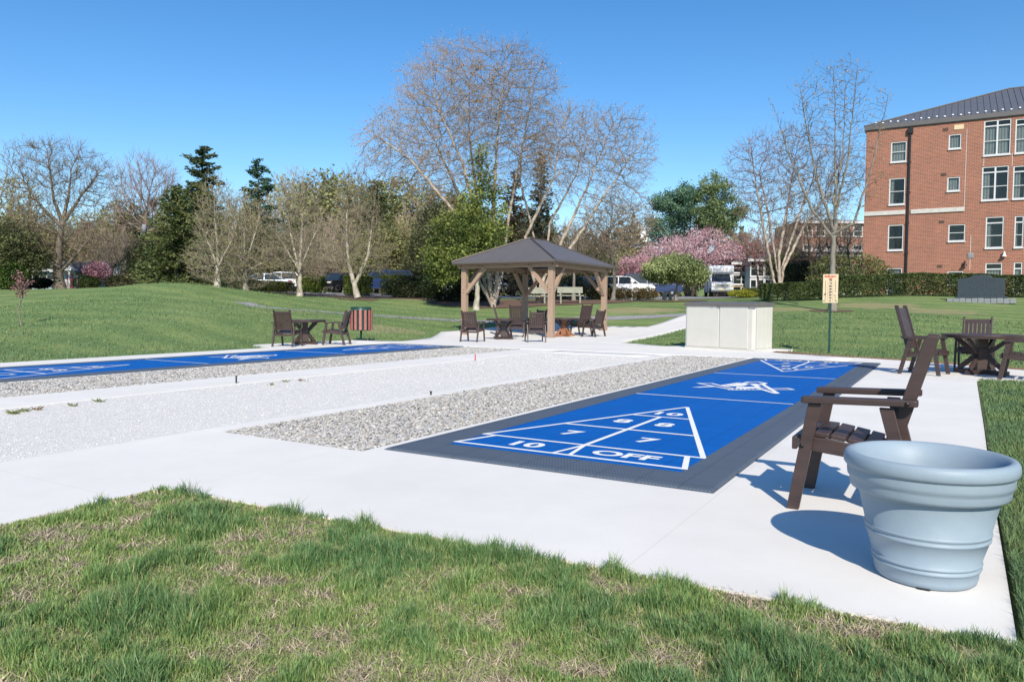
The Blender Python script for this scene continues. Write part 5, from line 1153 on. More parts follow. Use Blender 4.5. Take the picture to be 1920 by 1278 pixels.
# --- hedges and shrubs
def hedge(px0, px1, d0, d1_, h_, wd, n, c, label, seed, group=None, leaf=.07):
    a, b = onT(px0, d0), onT(px1, d1_); m_ = (a+b)/2; L = (b-a).length; rg = np.random.default_rng(seed)
    e = empty('hedge', m_, 0, label, 'hedge', group); dx = (b-a).normalized(); nx = Vector((-dx.y, dx.x, 0))
    u_ = rg.uniform(-.5, .5, n)*L; face = rg.random(n); y = rg.uniform(-.5, .5, n)*wd; z = rg.uniform(0.02, 1, n)*h_
    top = face < .35; z = np.where(top, h_-rg.exponential(.05, n), z); y = np.where(~top & (face < .85), -wd/2*np.where(face < .7, 1, -1)+rg.exponential(.06, n)*np.where(face < .7, 1, -1), y)
    bul = (vn(u_+seed*3, z*.6, 1.3, seed)-.5)*.22; y = y*(1+bul/wd*2); z = z*(1+(vn(u_, y*0, .9, seed+1)-.5)*.12)
    k = vn(u_*2, z*2+seed, 1.2, seed+2)+rg.normal(0, .1, n)+.5*(z/h_) > .28; u_, y, z = u_[k], y[k], z[k]
    zt_ = np.array(T(m_.x+u_*dx.x, m_.y+u_*dx.y))-m_.z
    P = np.stack([u_*dx.x+y*nx.x, u_*dx.y+y*nx.y, z+zt_], -1)
    V, F = leafq(P, leaf, 1.5, rg); t = np.clip(vn(u_*1.5, z*1.5, 1.2, seed+4)*.7+rg.normal(.15, .25, len(P)), 0, 1)[:, None]
    mesh_np('foliage', V, F, M['leaf'], e, col=np.repeat(lerpc(c[0], c[1], t), 4, 0))
    mb = MB()
    for i in range(int(L/.7)):
        t_ = -L/2+.35+i*.7; q = Vector((t_*dx.x, t_*dx.y, t1(m_.x+t_*dx.x, m_.y+t_*dx.y)-m_.z)); mb.tube([q-Vector((0, 0, .1)), q+Vector((rg.normal(0, .1), rg.normal(0, .1), h_*.7))], [.03, .015], 5)
    mb.done('stems', M['bark_dark'], e, fix=False)
    return e
HC = ((.025, .045, .018), (.12, .16, .055))
hedge(1565, 2080, 47.5, 45, 1.30, 1.1, 42000, HC, 'long clipped dark hedge in front of the brick building, behind the dark monument', 1)
hedge(1425, 1570, 47, 46, 1.05, 1.3, 15000, HC, 'clipped dark hedge section left of the score board', 2)
hedge(560, 606, 60, 60, 1.35, 1.4, 9000, ((.03, .06, .012), (.17, .22, .04)), 'yellow-green clipped shrub block right of the third pale bare tree', 3)
hedge(648, 697, 57, 57, 1.45, 1.4, 9000, ((.03, .055, .012), (.14, .18, .04)), 'green clipped shrub block behind the rightmost pale bare tree', 4)
hedge(720, 805, 59, 58, 1.5, 1.4, 12000, ((.035, .06, .016), (.15, .18, .05)), 'olive-green clipped hedge right of the dark blue van', 5)
hedge(466, 545, 56, 55.5, .75, 1.5, 11000, ((.03, .045, .012), (.13, .16, .04)), 'low olive juniper hedge in front of the silver cars', 6)
leafmass('low_shrub', onT(440, 56), [(0, 0, .5, 1.4, .8, .6)], 4500, .09, ((.02, .04, .012), (.10, .13, .04)), 'dark green low shrub left of the juniper hedge', seed=12)
leafmass('low_shrub', onT(410, 60), [(0, 0, .6, 1.5, .9, .8)], 4500, .09, ((.02, .035, .012), (.08, .10, .035)), 'dark shrub at the foot of the leftmost pale bare tree', seed=13)
leafmass('yew_mass', onT(835, 50), [(0, 0, .9, 1.8, 1.2, 1.1), (2, 1, .8, 1.5, 1.2, 1.0)], 12000, .08, ((.008, .018, .008), (.035, .055, .02)), 'very dark yew shrub left of the gazebo post', seed=14)
leafmass('yew_mass', onT(775, 54), [(0, 0, .7, 2.2, 1.0, .9)], 8000, .08, ((.012, .022, .01), (.05, .065, .025)), 'dark low yew shrub further left of the gazebo, under the olive trees', seed=15)
leafmass('broad_shrub', onT(1590, 50), [(0, 0, 1.7, 2.6, 1.3, 1.2), (-1.4, 0, 1.3, 1.5, 1.2, 1.2), (1.6, 0, 1.3, 1.4, 1.2, 1.0)], 12000, .08, ((.05, .065, .02), (.22, .24, .09)), 'broad olive-green shrub between the grey tree and the brick building', seed=16, cut=.42)
leafmass('low_shrub', onT(1390, 56), [(0, 0, .25, 1.1, .6, .35)], 3500, .06, ((.16, .18, .02), (.38, .38, .05)), 'bright yellow-green low shrub right of the white bus', seed=17)
leafmass('low_shrub', onT(1412, 58), [(0, 0, .3, 1.0, .6, .4)], 3000, .07, ((.05, .07, .015), (.18, .2, .05)), 'olive low shrub at the left end of the clipped hedge', seed=18)
for i, (px, d) in enumerate(((1150, 54), (1168, 54.5), (1196, 54), (1215, 53.5), (1122, 55))):
    leafmass('barberry_shrub', onT(px, d), [(0, 0, .4, .75, .5, .5)], 1600, .06, ((.06, .045, .02), (.16, .12, .045)), ['brownish round shrub right of the right gazebo post', 'second brownish shrub, left of the white sign post', 'brownish shrub just right of the white sign post', 'brownish shrub under the left side of the dogwood', 'brownish shrub half hidden by the right gazebo post'][i], group='brown shrubs lining the car park', seed=30+i)
leafmass('yew_mass', onT(1060, 55), [(0, 0, .8, 1.9, .9, 1.0), (2.6, 0, .7, 1.2, .9, .9)], 8000, .08, ((.010, .02, .010), (.045, .06, .025)), 'dark yew shrub seen under the gazebo roof, behind the white bench', seed=19)
leafmass('low_shrub', onT(240, 74), [(0, 0, .7, 2.4, .8, .8)], 5000, .11, ((.03, .035, .02), (.10, .10, .05)), 'brownish shrub line in front of the grey gabled house', seed=20)
leafmass('low_shrub', onT(165, 74), [(0, 0, .6, 1.3, .8, .7)], 3500, .10, ((.02, .04, .012), (.10, .13, .04)), 'green shrub between the old oak trunk and the pink shrub', seed=21)
leafmass('low_shrub', onT(75, 76), [(0, 0, .6, 1.5, .8, .6)], 3500, .10, ((.01, .015, .008), (.04, .05, .02)), 'dark clipped shrub before the blue-grey house, left of the oak trunk', seed=22)
leafmass('low_shrub', onT(8, 68), [(0, 0, 1.3, 2.0, 1.0, 1.5)], 7000, .11, ((.02, .05, .012), (.11, .17, .035)), 'bright green shrub at the left picture edge', seed=23)
# ------------------------------------------------------------------ brick building on the right
def wall_holes(mb, x0, x1, z0, z1, holes, y=0.0, rev=.14):
    xs = sorted({x0, x1, *[h[0] for h in holes], *[h[1] for h in holes]}); zs = sorted({z0, z1, *[h[2] for h in holes], *[h[3] for h in holes]})
    for a, b in zip(xs[:-1], xs[1:]):
        for c, d in zip(zs[:-1], zs[1:]):
            mx, mz = (a+b)/2, (c+d)/2
            if any(h[0] < mx < h[1] and h[2] < mz < h[3] for h in holes): continue
            mb.add([(a, y, c), (b, y, c), (b, y, d), (a, y, d)], [(0, 1, 2, 3)])
    for (a, b, c, d) in holes:
        mb.add([(a, y, c), (b, y, c), (b, y, d), (a, y, d), (a, y+rev, c), (b, y+rev, c), (b, y+rev, d), (a, y+rev, d)], [(0, 4, 5, 1), (1, 5, 6, 2), (2, 6, 7, 3), (3, 7, 4, 0)])
def window(par, a, b, c, d, y=.07, bars=(), fw=.075, curtain=True, mull=None, cur=.5, trim=None, sill=True, transom=None):
    f = MB(); t = .08; trim = trim or M['trim']
    for (p, q, r_, s_) in ((a, a+fw, c, d), (b-fw, b, c, d)): f.box(((p+q)/2, y, (r_+s_)/2), (q-p, t, s_-r_))
    for (r_, s_) in ((c, c+fw), (d-fw, d)): f.box(((a+b)/2, y, (r_+s_)/2), (b-a-2*fw, t, s_-r_))
    if mull is not None: f.box((mull, y+.002, (c+d)/2), (.11, t-.006, d-c-2*fw))
    for z in bars: f.box(((a+b)/2, y+.006, z), (b-a-2*fw, t-.03, .045))
    if transom: f.box(((a+b)/2, y+.004, transom), (b-a-2*fw, t-.02, .09))
    w_ = f.done('window', trim, par)
    g = MB(); g.box(((a+b)/2, y+.02, (c+d)/2), (b-a-2*fw, .012, d-c-2*fw)); g.done('pane', M['glass'], w_)
    if curtain:
        cu = MB(); k = 26; x0, x1 = a+fw, b-fw; zt = transom or d-fw; zb = c+fw if curtain != 'blind' else c+(d-c)*.55
        segs = [(x0, x1)] if curtain == True or curtain == 'blind' else [(x0, x0+(x1-x0)*.28)]
        for (p, q) in segs:
            n = int((q-p)/.06)+2; xs = [p+(q-p)*i/n for i in range(n+1)]
            vs = [(x, y+.11+.03*math.sin(i*1.9), z) for z in (zb, zt) for i, x in enumerate(xs)]
            cu.add(vs, [(i, i+1, n+2+i, n+1+i) for i in range(n)])
        cu.done('curtain', M['curtain'], w_, fix=False)
    if sill:
        s_ = MB(); s_.box(((a+b)/2, y-.09, c-.05), (b-a+.06, .16, .09)); s_.done('sill', trim, w_)
    return w_
def brick_building():
    YW = 65.0; xL = aty(1618, 480, YW)[0]; gz = t1(0, 60)-.3; e = empty('brick_building', (xL, YW, 0), 0, 'four-storey red brick building with dark metal hip roof on the right', 'building')
    def q(x, y): p = aty(1600+x/3.55, 160+y/3.55, YW); return p[0]-xL, p[2]
    W = 22.0; EZ = 15.05
    wins = []
    def rect(x0, y0, x1, y1):
        a, zt = q(x0, y0); b, zb = q(x1, y1); a2, _ = q(x0, y1); b2, _ = q(x1, y0); return ((a+a2)/2, (b+b2)/2, zb, zt)
    def zrow(y): return q(500, y)[1]
    raw = [rect(250, 380, 355, 505), rect(238, 622, 345, 790), rect(230, 930, 333, 1095), rect(222, 1217, 323, 1400),
           rect(635, 330, 719, 418), rect(625, 613, 710, 700), rect(632, 927, 745, 1035), rect(624, 1238, 733, 1330),
           rect(868, 238, 1050, 455), rect(855, 545, 1033, 757), rect(880, 877, 1000, 1080), rect(876, 1183, 989, 1390),
           rect(1078, 226, 1250, 440), rect(1062, 538, 1232, 748), rect(1072, 870, 1133, 1077), rect(1065, 1178, 1123, 1385)]
    raw += [(a+5.6, b+5.6, c, d) for a, b, c, d in raw[8:12]]
    wl = MB(); wall_holes(wl, 0, W, gz, EZ, raw); 
    wl.add([(0, 0, gz), (0, 16, gz), (0, 16, EZ), (0, 0, EZ)], [(0, 1, 2, 3)]); wl.add([(W, 0, gz), (W, 16, gz), (W, 16, EZ), (W, 0, EZ)], [(3, 2, 1, 0)]); wl.add([(0, 16, gz), (W, 16, gz), (W, 16, EZ), (0, 16, EZ)], [(0, 1, 2, 3)])
    wl.done('wall', M['brick'], e, fix=False)
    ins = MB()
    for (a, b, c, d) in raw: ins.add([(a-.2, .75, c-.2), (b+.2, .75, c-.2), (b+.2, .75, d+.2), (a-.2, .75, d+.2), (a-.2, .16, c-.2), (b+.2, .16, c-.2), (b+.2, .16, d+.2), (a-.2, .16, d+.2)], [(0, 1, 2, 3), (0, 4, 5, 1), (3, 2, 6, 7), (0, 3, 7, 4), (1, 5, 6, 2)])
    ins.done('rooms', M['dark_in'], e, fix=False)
    for i, (a, b, c, d) in enumerate(raw):
        m_ = (a+b)/2; mid = (c+d)/2
        if i in (8, 12, 16): window(e, a, b, c, d, mull=m_, transom=d-.42, bars=((c+d-.45)/2,), curtain=True)
        elif i in (9, 13, 17): window(e, a, b, c, d, mull=m_, transom=d-.42, bars=((c+d-.45)/2,), curtain='part')
        elif i in (10, 11, 14, 15, 18, 19): window(e, a, b, c, d, transom=d-.45, bars=((c+d-.45)/2,), curtain='part' if i in (10, 14) else True)
        elif i in (4, 5): window(e, a, b, c, d, curtain=True)
        elif i in (0, 3): window(e, a, b, c, d, bars=(mid,), curtain=True)
        else: window(e, a, b, c, d, bars=(mid,), curtain='part' if i == 1 else False)
    # bands, soldier joints, pipe, vents
    xa, xb = q(362, 843)[0]-.02, q(740, 825)[0]; bz = 8.62; b_ = MB(); b_.box(((0+xa-.15)/2, -.045, bz), (xa-.15, .09, .32)); b_.box(((xa+.22+xb)/2, -.045, bz), (xb-xa-.22, .09, .32)); b_.done('stone_band', M['band'], e, bevel=.01)
    p = MB(); px_ = q(372, 600)[0]; p.box((px_, -.09, (gz+EZ)/2), (.15, .14, EZ-gz-.05)); p.box((px_, -.13, EZ-.30), (.38, .22, .42)); pp_ = p.done('downpipe', M['pipe'], e, bevel=.02)
    br = MB()
    for z in np.arange(gz+1.2, EZ-1, 2.3): br.box((px_, -.085, z), (.24, .16, .06))
    br.done('pipe_bracket', M['pipe'], pp_)
    for (x, y) in ((615, 294), (602, 592), (588, 908), (575, 1203)):
        a, z = q(x, y); v = MB()
        for k in range(3): v.box((a, -.02, z-.07+.07*k), (.34, .04, .05))
        v.done('vent', M['vent'], e)
    a, z = q(703, 278); v = MB(); v.box((a, -.015, z), (.62, .035, .34)); v.done('datestone', M['sign_cream'], e, bevel=.01)
    a, z = q(780, 1133); v = MB(); v.box((a, -.02, z), (.38, .05, .38)); v.box((a, -.05, z), (.26, .03, .26)); v.done('meter_box', M['granite_l'], e, bevel=.01)
    for (x, y, m_) in ((1003, 1128, 'white'), (742, 1190, 'pipe')):
        a, z = q(x, y); v = MB(); v.tube([(a, -.02, z+.18), (a, -.22, z+.2)], [.035, .035], 8); v.lathe([(.05, z+.24), (.07, z+.1), (.09, z-.02), (.17, z-.10), (.17, z-.13), (.01, z-.11)], 16, c=(a, -.22)); v.done('wall_lamp', M[m_], e)
    j = MB()                                                      # recessed-looking expansion joints as thin strips
    for (x, y0, y1) in ((757, 290, 830), (783, 1000, 1230), (870, 460, 540), (1060, 450, 540)):
        a, zt = q(x, y0); _, zb = q(x, y1); j.box((a, -.004, (zt+zb)/2), (.035, .008, zt-zb))
    j.done('expansion_joint', M['band'], e)
    # roof
    r = MB(); o = .14; e0 = EZ+.38; rx, rz_, ry = 9.6, 19.0, 8.0
    A = [(-o, -o, e0), (W+o, -o, e0), (W+o, 16+o, e0), (-o, 16+o, e0), (rx, ry, rz_), (W-rx, ry, rz_)]
    r.add(A, [(0, 1, 5, 4), (1, 2, 5), (2, 3, 4, 5), (3, 0, 4), (0, 3, 2, 1)]); ro = r.done('roof', M['seam_roof'], e)
    sm = MB(); n = int((W+2*o)/.42)
    def fz(x, t):       # front slope point at x with run t 0..1
        return (x, -o+t*(ry+o), e0+t*(rz_-e0)+.03)
    for i in range(1, n):
        x = -o+i*.42; tm = min(1, (x+o)/(rx+o), (W+o-x)/(rx+o)); sm.bar(fz(x, 0), fz(x, tm*.995), .025, .035, (1, 0, 0))
    sm.done('seam', M['seam_roof'], ro)
    hc = MB()
    for i, k in ((0, 4), (1, 5), (4, 5)): hc.bar(Vector(A[i])+Vector((0, 0, .03)), Vector(A[k])+Vector((0, 0, .03)), .16, .08, (0, 1, 0))
    hc.done('hip_cap', M['seam_roof'], ro)
    g = MB()
    for i in range(44):
        x = .6+i*.52; t = .035 if i % 2 else .065; p_ = fz(x, t); g.lathe([(.085, 0), (.07, .07), (.0005, .09)], 8); nv = 8*3
        g.v[-nv:] = [(v[0]+p_[0], v[1]+p_[1], v[2]+p_[2]) for v in g.v[-nv:]]
    g.done('snow_guards', M['white'], ro)
    f_ = MB(); f_.box((W/2, -o+.06, EZ+.23), (W+2*o, .14, .32)); f_.box((-o+.06, 8, EZ+.23), (.14, 16+2*o-.3, .32)); f_.box((W/2, 7.9, EZ+.04), (W+2*o-.2, 16+2*o-.3, .06)); f_.done('fascia', M['roof_g'], e)
brick_building()
def far_building(px0, px1, d, zt, rows, cols, label, wallm='brick', roof='shingle', rh=2.0, seed=1, name='far_building', winw=1.0, winh=1.5, ang=0, trim='trim', z0=None, dep=10, gable=False):
    a = onT(px0, d); b = onT(px1, d); L = (b-a).length; dr = math.atan2((b-a).y, (b-a).x)+ang; z0 = a.z if z0 is None else z0
    e = empty(name, (a.x, a.y, z0), dr, label, 'house' if 'house' in name else 'building'); H = zt-z0
    hs = []
    for r_ in range(rows):
        for c in range(cols):
            x = L*(c+.5)/cols; z = H*(r_+.5)/rows; hs.append((x-winw/2, x+winw/2, z-winh/2, z+winh/2))
    w_ = MB(); wall_holes(w_, 0, L, -.5, H, hs, rev=.12); w_.add([(0, 0, -.5), (0, dep, -.5), (0, dep, H), (0, 0, H)], [(0, 1, 2, 3)]); w_.add([(L, 0, -.5), (L, dep, -.5), (L, dep, H), (L, 0, H)], [(0, 1, 2, 3)]); w_.add([(0, dep, -.5), (L, dep, -.5), (L, dep, H), (0, dep, H)], [(0, 1, 2, 3)])
    if gable: w_.add([(0, 0, H), (L, 0, H), (L/2, 0, H+rh)], [(0, 1, 2)])
    w_.done('wall', M[wallm], e, fix=False)
    inn = MB(); inn.box((L/2, .6, H/2), (L-.2, .02, H-.05)); inn.done('rooms', M['dark_in'], e)
    for h_ in hs: window(e, *h_, y=.05, bars=((h_[2]+h_[3])/2,), fw=.10, curtain=False, trim=M[trim], mull=(h_[0]+h_[1])/2 if winw > 1.2 else None)
    r = MB(); o = .4
    if gable: A = [(-o, -o, H-.1), (L/2, -o, H+rh+.12), (L+o, -o, H-.1), (-o, dep+o, H-.1), (L/2, dep+o, H+rh+.12), (L+o, dep+o, H-.1)]; r.add(A, [(0, 1, 4, 3), (1, 2, 5, 4)]); B_ = [(x, y, z-.15) for x, y, z in A]; r.add(B_, [(0, 3, 4, 1), (1, 4, 5, 2)]); r.add(A+B_, [(0, 6, 7, 1), (1, 7, 8, 2)])
    else:
        A = [(-o, -o, H), (L+o, -o, H), (L+o, dep+o, H), (-o, dep+o, H), (dep*.4, dep/2, H+rh), (L-dep*.4, dep/2, H+rh)]; r.add(A, [(0, 1, 5, 4), (1, 2, 5), (2, 3, 4, 5), (3, 0, 4), (0, 3, 2, 1)])
    ro = r.done('roof', M[roof], e)
    f_ = MB(); 
    if not gable: f_.box((L/2, -o, H-.15), (L+2*o, .12, .3)); f_.done('eaves', M[trim], e)
    return e, L, H
e, L, H = far_building(1120, 1235, 118, at(1160, 462, 118)[2], 2, 5, 'distant red brick building with white windows and a grey roof, right of the gazebo', rh=1.6, winw=1.5, winh=1.9)
cu = MB(); cu.box((L*.80, 4, H+1.6), (1.5, 1.5, 1.2)); cu.lathe([(.9, H+2.2), (.75, H+2.8), (.3, H+3.3), (.02, H+3.9)], 8, c=(L*.80, 4)); cu.done('cupola', M['white'], e)
e, L, H = far_building(1374, 1404, 92, at(1390, 492, 92)[2], 3, 2, 'red brick wing with paired white windows seen right of the white bus', rh=1.2, winw=1.1, winh=1.2, name='far_building')
e, L, H = far_building(1405, 1500, 90, at(1430, 486, 90)[2], 2, 7, 'grey-white building with tall columned windows behind the right-hand birch', wallm='siding', rh=1.4, winw=.8, winh=1.9, name='far_building')
e, L, H = far_building(1500, 1640, 96, at(1600, 416, 96)[2], 4, 6, 'red brick rear building with a pale cornice, left of the main brick building', rh=.8, winw=1.2, winh=1.4, name='far_building')
m_ = MB(); m_.box((L/2, -.15, H*.62), (L, .3, .35)); m_.done('cornice', M['trim'], e)
e, L, H = far_building(62, 102, 82, at(80, 505, 82)[2], 1, 3, 'blue-grey house left of the old oak trunk', wallm='siding_b', rh=1.2, winw=.9, winh=1.2, name='house')
e, L, H = far_building(119, 142, 81, at(130, 508, 81)[2], 1, 1, 'white gabled porch house right of the old oak trunk', wallm='siding', rh=1.0, winw=.5, winh=.8, name='house', gable=True, dep=6)
dd = MB(); dd.box((L*.62, -.04, .9), (.6, .08, 1.8)); do = dd.done('door', M['car_red'], e); 
cc = MB()
for x in (.05, L-.05): cc.tube([(x, -1.0, -.3), (x, -1.0, H)], [.12, .10], 10)
cc.box((L/2, -.55, H+.1), (L+.5, 1.3, .2)); cc.done('porch', M['white'], e)
e, L, H = far_building(150, 205, 88, at(180, 514, 88)[2], 1, 4, 'low pale house behind the small pink shrub', wallm='siding', rh=.8, winw=.9, winh=.9, name='house')
e, L, H = far_building(214, 276, 84, at(245, 502, 84)[2], 1, 4, 'grey house with a wide white gable behind bare trees', wallm='siding', rh=1.5, winw=1.0, winh=1.0, name='house', gable=True)

# ------------------------------------------------------------------ monument
def monument():
    p = onT(1838, 42); e = empty('stone_monument', p, -.06, 'dark granite monument with rounded centre on a pale rough base before the hedge', 'monument')
    b = MB(); W, H = 1.13, 1.52
    pts = [(-W, .28), (W, .28), (W, 1.30), (.62, 1.34), (.55, 1.36)]+[(.5*math.cos(t), 1.36+.16*math.sin(t)) for t in np.linspace(.15, PI-.15, 12)]+[(-.55, 1.36), (-.62, 1.34), (-W, 1.30)]
    b.prism(pts, 'y', -.13, .13); b.done('slab', M['granite'], e, bevel=.015)
    b = MB()
    for i in range(11): b.box((-1.5+.3*i+.02, 0, .03+.01*(i % 3)), (.29, .62, .30))
    b.done('base', M['granite_l'], e, bevel=.03); b = MB(); b.box((0, 0, .22), (2.5, .45, .14)); b.done('plinth', M['granite'], e, bevel=.02)
monument()
# ------------------------------------------------------------------ vehicles
def make_car(kind, bodym, label, x, y, z, rz, tail=False):
    e = empty('parked_car' if kind != 'van' else 'parked_van', (x, y, z), rz, label, 'car' if kind != 'van' else 'van', 'cars parked beyond the lawn')
    P = {'suv': (4.7, 1.85, 1.68, .98, [(-2.30, .42), (-2.33, .75), (-2.25, .98), (-1.0, 1.06), (1.75, 1.05), (2.28, 1.0), (2.34, .7), (2.30, .40)], [(-1.15, 1.04), (-.35, 1.60), (.3, 1.68), (1.75, 1.62), (2.22, 1.03)]),
         'sedan': (4.7, 1.80, 1.45, .9, [(-2.32, .40), (-2.36, .62), (-2.2, .82), (-1.1, .92), (1.5, .94), (2.28, .92), (2.36, .6), (2.30, .38)], [(-1.2, .90), (-.45, 1.36), (.2, 1.44), (1.1, 1.38), (1.8, .92)]),
         'van': (5.0, 1.95, 1.9, 1.05, [(-2.5, .42), (-2.52, .8), (-2.35, 1.06), (-1.3, 1.12), (2.0, 1.12), (2.50, 1.10), (2.52, .7), (2.48, .40)], [(-1.5, 1.10), (-.6, 1.82), (0, 1.9), (2.2, 1.88), (2.46, 1.10)])}[kind]
    L, W, H, sh, low, cab = P
    b = MB(); n = len(low)
    def loft(prof, ys): # ys list of (y, inset scale)
        rings = []; cx = sum(p[0] for p in prof)/len(prof)
        for yy, s, zz in ys: rings.append([(cx+(p[0]-cx)*s, yy, p[1]-(p[1]-prof[0][1])*zz) for p in prof])
        vs = [v for r in rings for v in r]; k = len(prof); fs = [(i*k+j, i*k+(j+1) % k, (i+1)*k+(j+1) % k, (i+1)*k+j) for i in range(len(ys)-1) for j in range(k)]
        return vs, fs+[tuple(range(k))[::-1], tuple((len(ys)-1)*k+j for j in range(k))]
    vs, fs = loft(low, [(-W/2, .965, .05), (-W/2+.08, 1, 0), (W/2-.08, 1, 0), (W/2, .965, .05)]); b.add(vs, fs, False); body = b.done('body', bodym, e, bevel=.03)
    c = MB(); k = len(cab); vs = [(p[0], s*(W/2-.10-(p[1]-cab[0][1])*.28), p[1]) for s in (-1, 1) for p in cab]; c.add(vs, [tuple(range(k))[::-1], tuple(range(k, 2*k))]+[(j, (j+1) % k, k+(j+1) % k, k+j) for j in range(k)]); c.done('windows', M['carglass'], e, bevel=.02)
    r = MB(); top = cab[1:-1]; xs = [p[0] for p in top]; hy = W/2-.10-(top[0][1]-cab[0][1])*.28
    pts = [(top[0][0]-.03, top[0][1]-.02)]+[(p[0], p[1]+.02) for p in top]+[(top[-1][0]+.03, top[-1][1]-.03)]; r.prism(pts, 'y', -hy+.0, hy-.0)
    for s in (-1, 1):
        for (a, q) in ((cab[0], cab[1]), (cab[-1], cab[-2])): r.bar((a[0], s*(W/2-.10), a[1]), (q[0], s*(hy+.005), q[1]), .07, .07, (0, 1, 0))
        xm = (cab[0][0]+cab[-1][0])/2; r.bar((xm, s*(W/2-.095), cab[0][1]), (xm, s*(hy+.01), top[1][1]-.02), .09, .05, (1, 0, 0))
    r.done('roof', bodym, e, bevel=.015)
    for sx in (-L/2+.9, L/2-.9):
        for s in (-1, 1):
            t = MB(); t.lathe([(.20, -.10), (.31, -.11), (.335, -.08), (.335, .08), (.31, .11), (.20, .10)], 20); wo = t.done('tyre', M['rubber'], e); wo.rotation_euler = (PI/2, 0, 0); wo.location = (sx, s*(W/2-.10), .335)
            h_ = MB(); h_.lathe([(.0005, -.06), (.08, -.07), (.20, -.05), (.205, .05), (.08, .07), (.0005, .06)], 16); h_.done('rim', M['chrome'], wo)
    for s in (-1, 1):
        h_ = MB(); h_.box((-L/2+.06, s*(W/2-.28), sh-.20), (.14, .34, .13)); h_.done('headlight', M['lamp_glass'], e, bevel=.03)
        h_ = MB(); h_.box((L/2-.06, s*(W/2-.2), sh-.15), (.10, .24, .26)); h_.done('taillight', M['taillight'], e, bevel=.02)
    g = MB()
    for z_ in (.52, .60, .68): g.box((-L/2-.005, 0, z_), (.05, .9, .035))
    g.done('grille', M['black'], e); pl = MB(); pl.box((-L/2-.03, 0, .42), (.02, .34, .14)); pl.done('number_plate', M['plate'], e)
    return e
def car_at(kind, m_, px, d, deg, label):    # deg: heading of the nose, 0 = toward camera-left across the view
    p = onT(px, d, .05); base = math.atan2(RT[1], RT[0]); make_car(kind, M[m_], label, p.x, p.y, p.z, base+math.radians(deg))
car_at('sedan', 'car_silver', 492, 62, 8, 'silver-blue car with its windscreen to the left, above the juniper hedge')
car_at('suv', 'car_white', 522, 67, 0, 'white car with a roof rack behind the silver-blue one')
car_at('suv', 'car_black', 634, 63, 70, 'black car showing its front and number plate between the clipped shrubs')
car_at('van', 'car_blue', 716, 61.5, 20, 'dark blue van between the two clipped shrub blocks')
car_at('suv', 'car_black', 775, 64, 190, 'dark car with a red rear lamp at the right end of the olive hedge')
car_at('sedan', 'car_white', 885, 64, 10, 'white car seen behind the trunks under the left side of the gazebo')
car_at('suv', 'car_white', 924, 66, 5, 'white car behind the birch trunks, left of the red car')
car_at('suv', 'car_red', 958, 67, 20, 'bright red vehicle seen under the gazebo roof')
car_at('suv', 'car_white', 1172, 60, 170, 'white car behind the white sign post right of the gazebo')
car_at('van', 'car_blue', 1220, 63, 180, 'dark blue van behind the green dogwood tree')
car_at('suv', 'car_blue', 1085, 64, 15, 'dark blue car seen behind the yew under the right side of the gazebo')
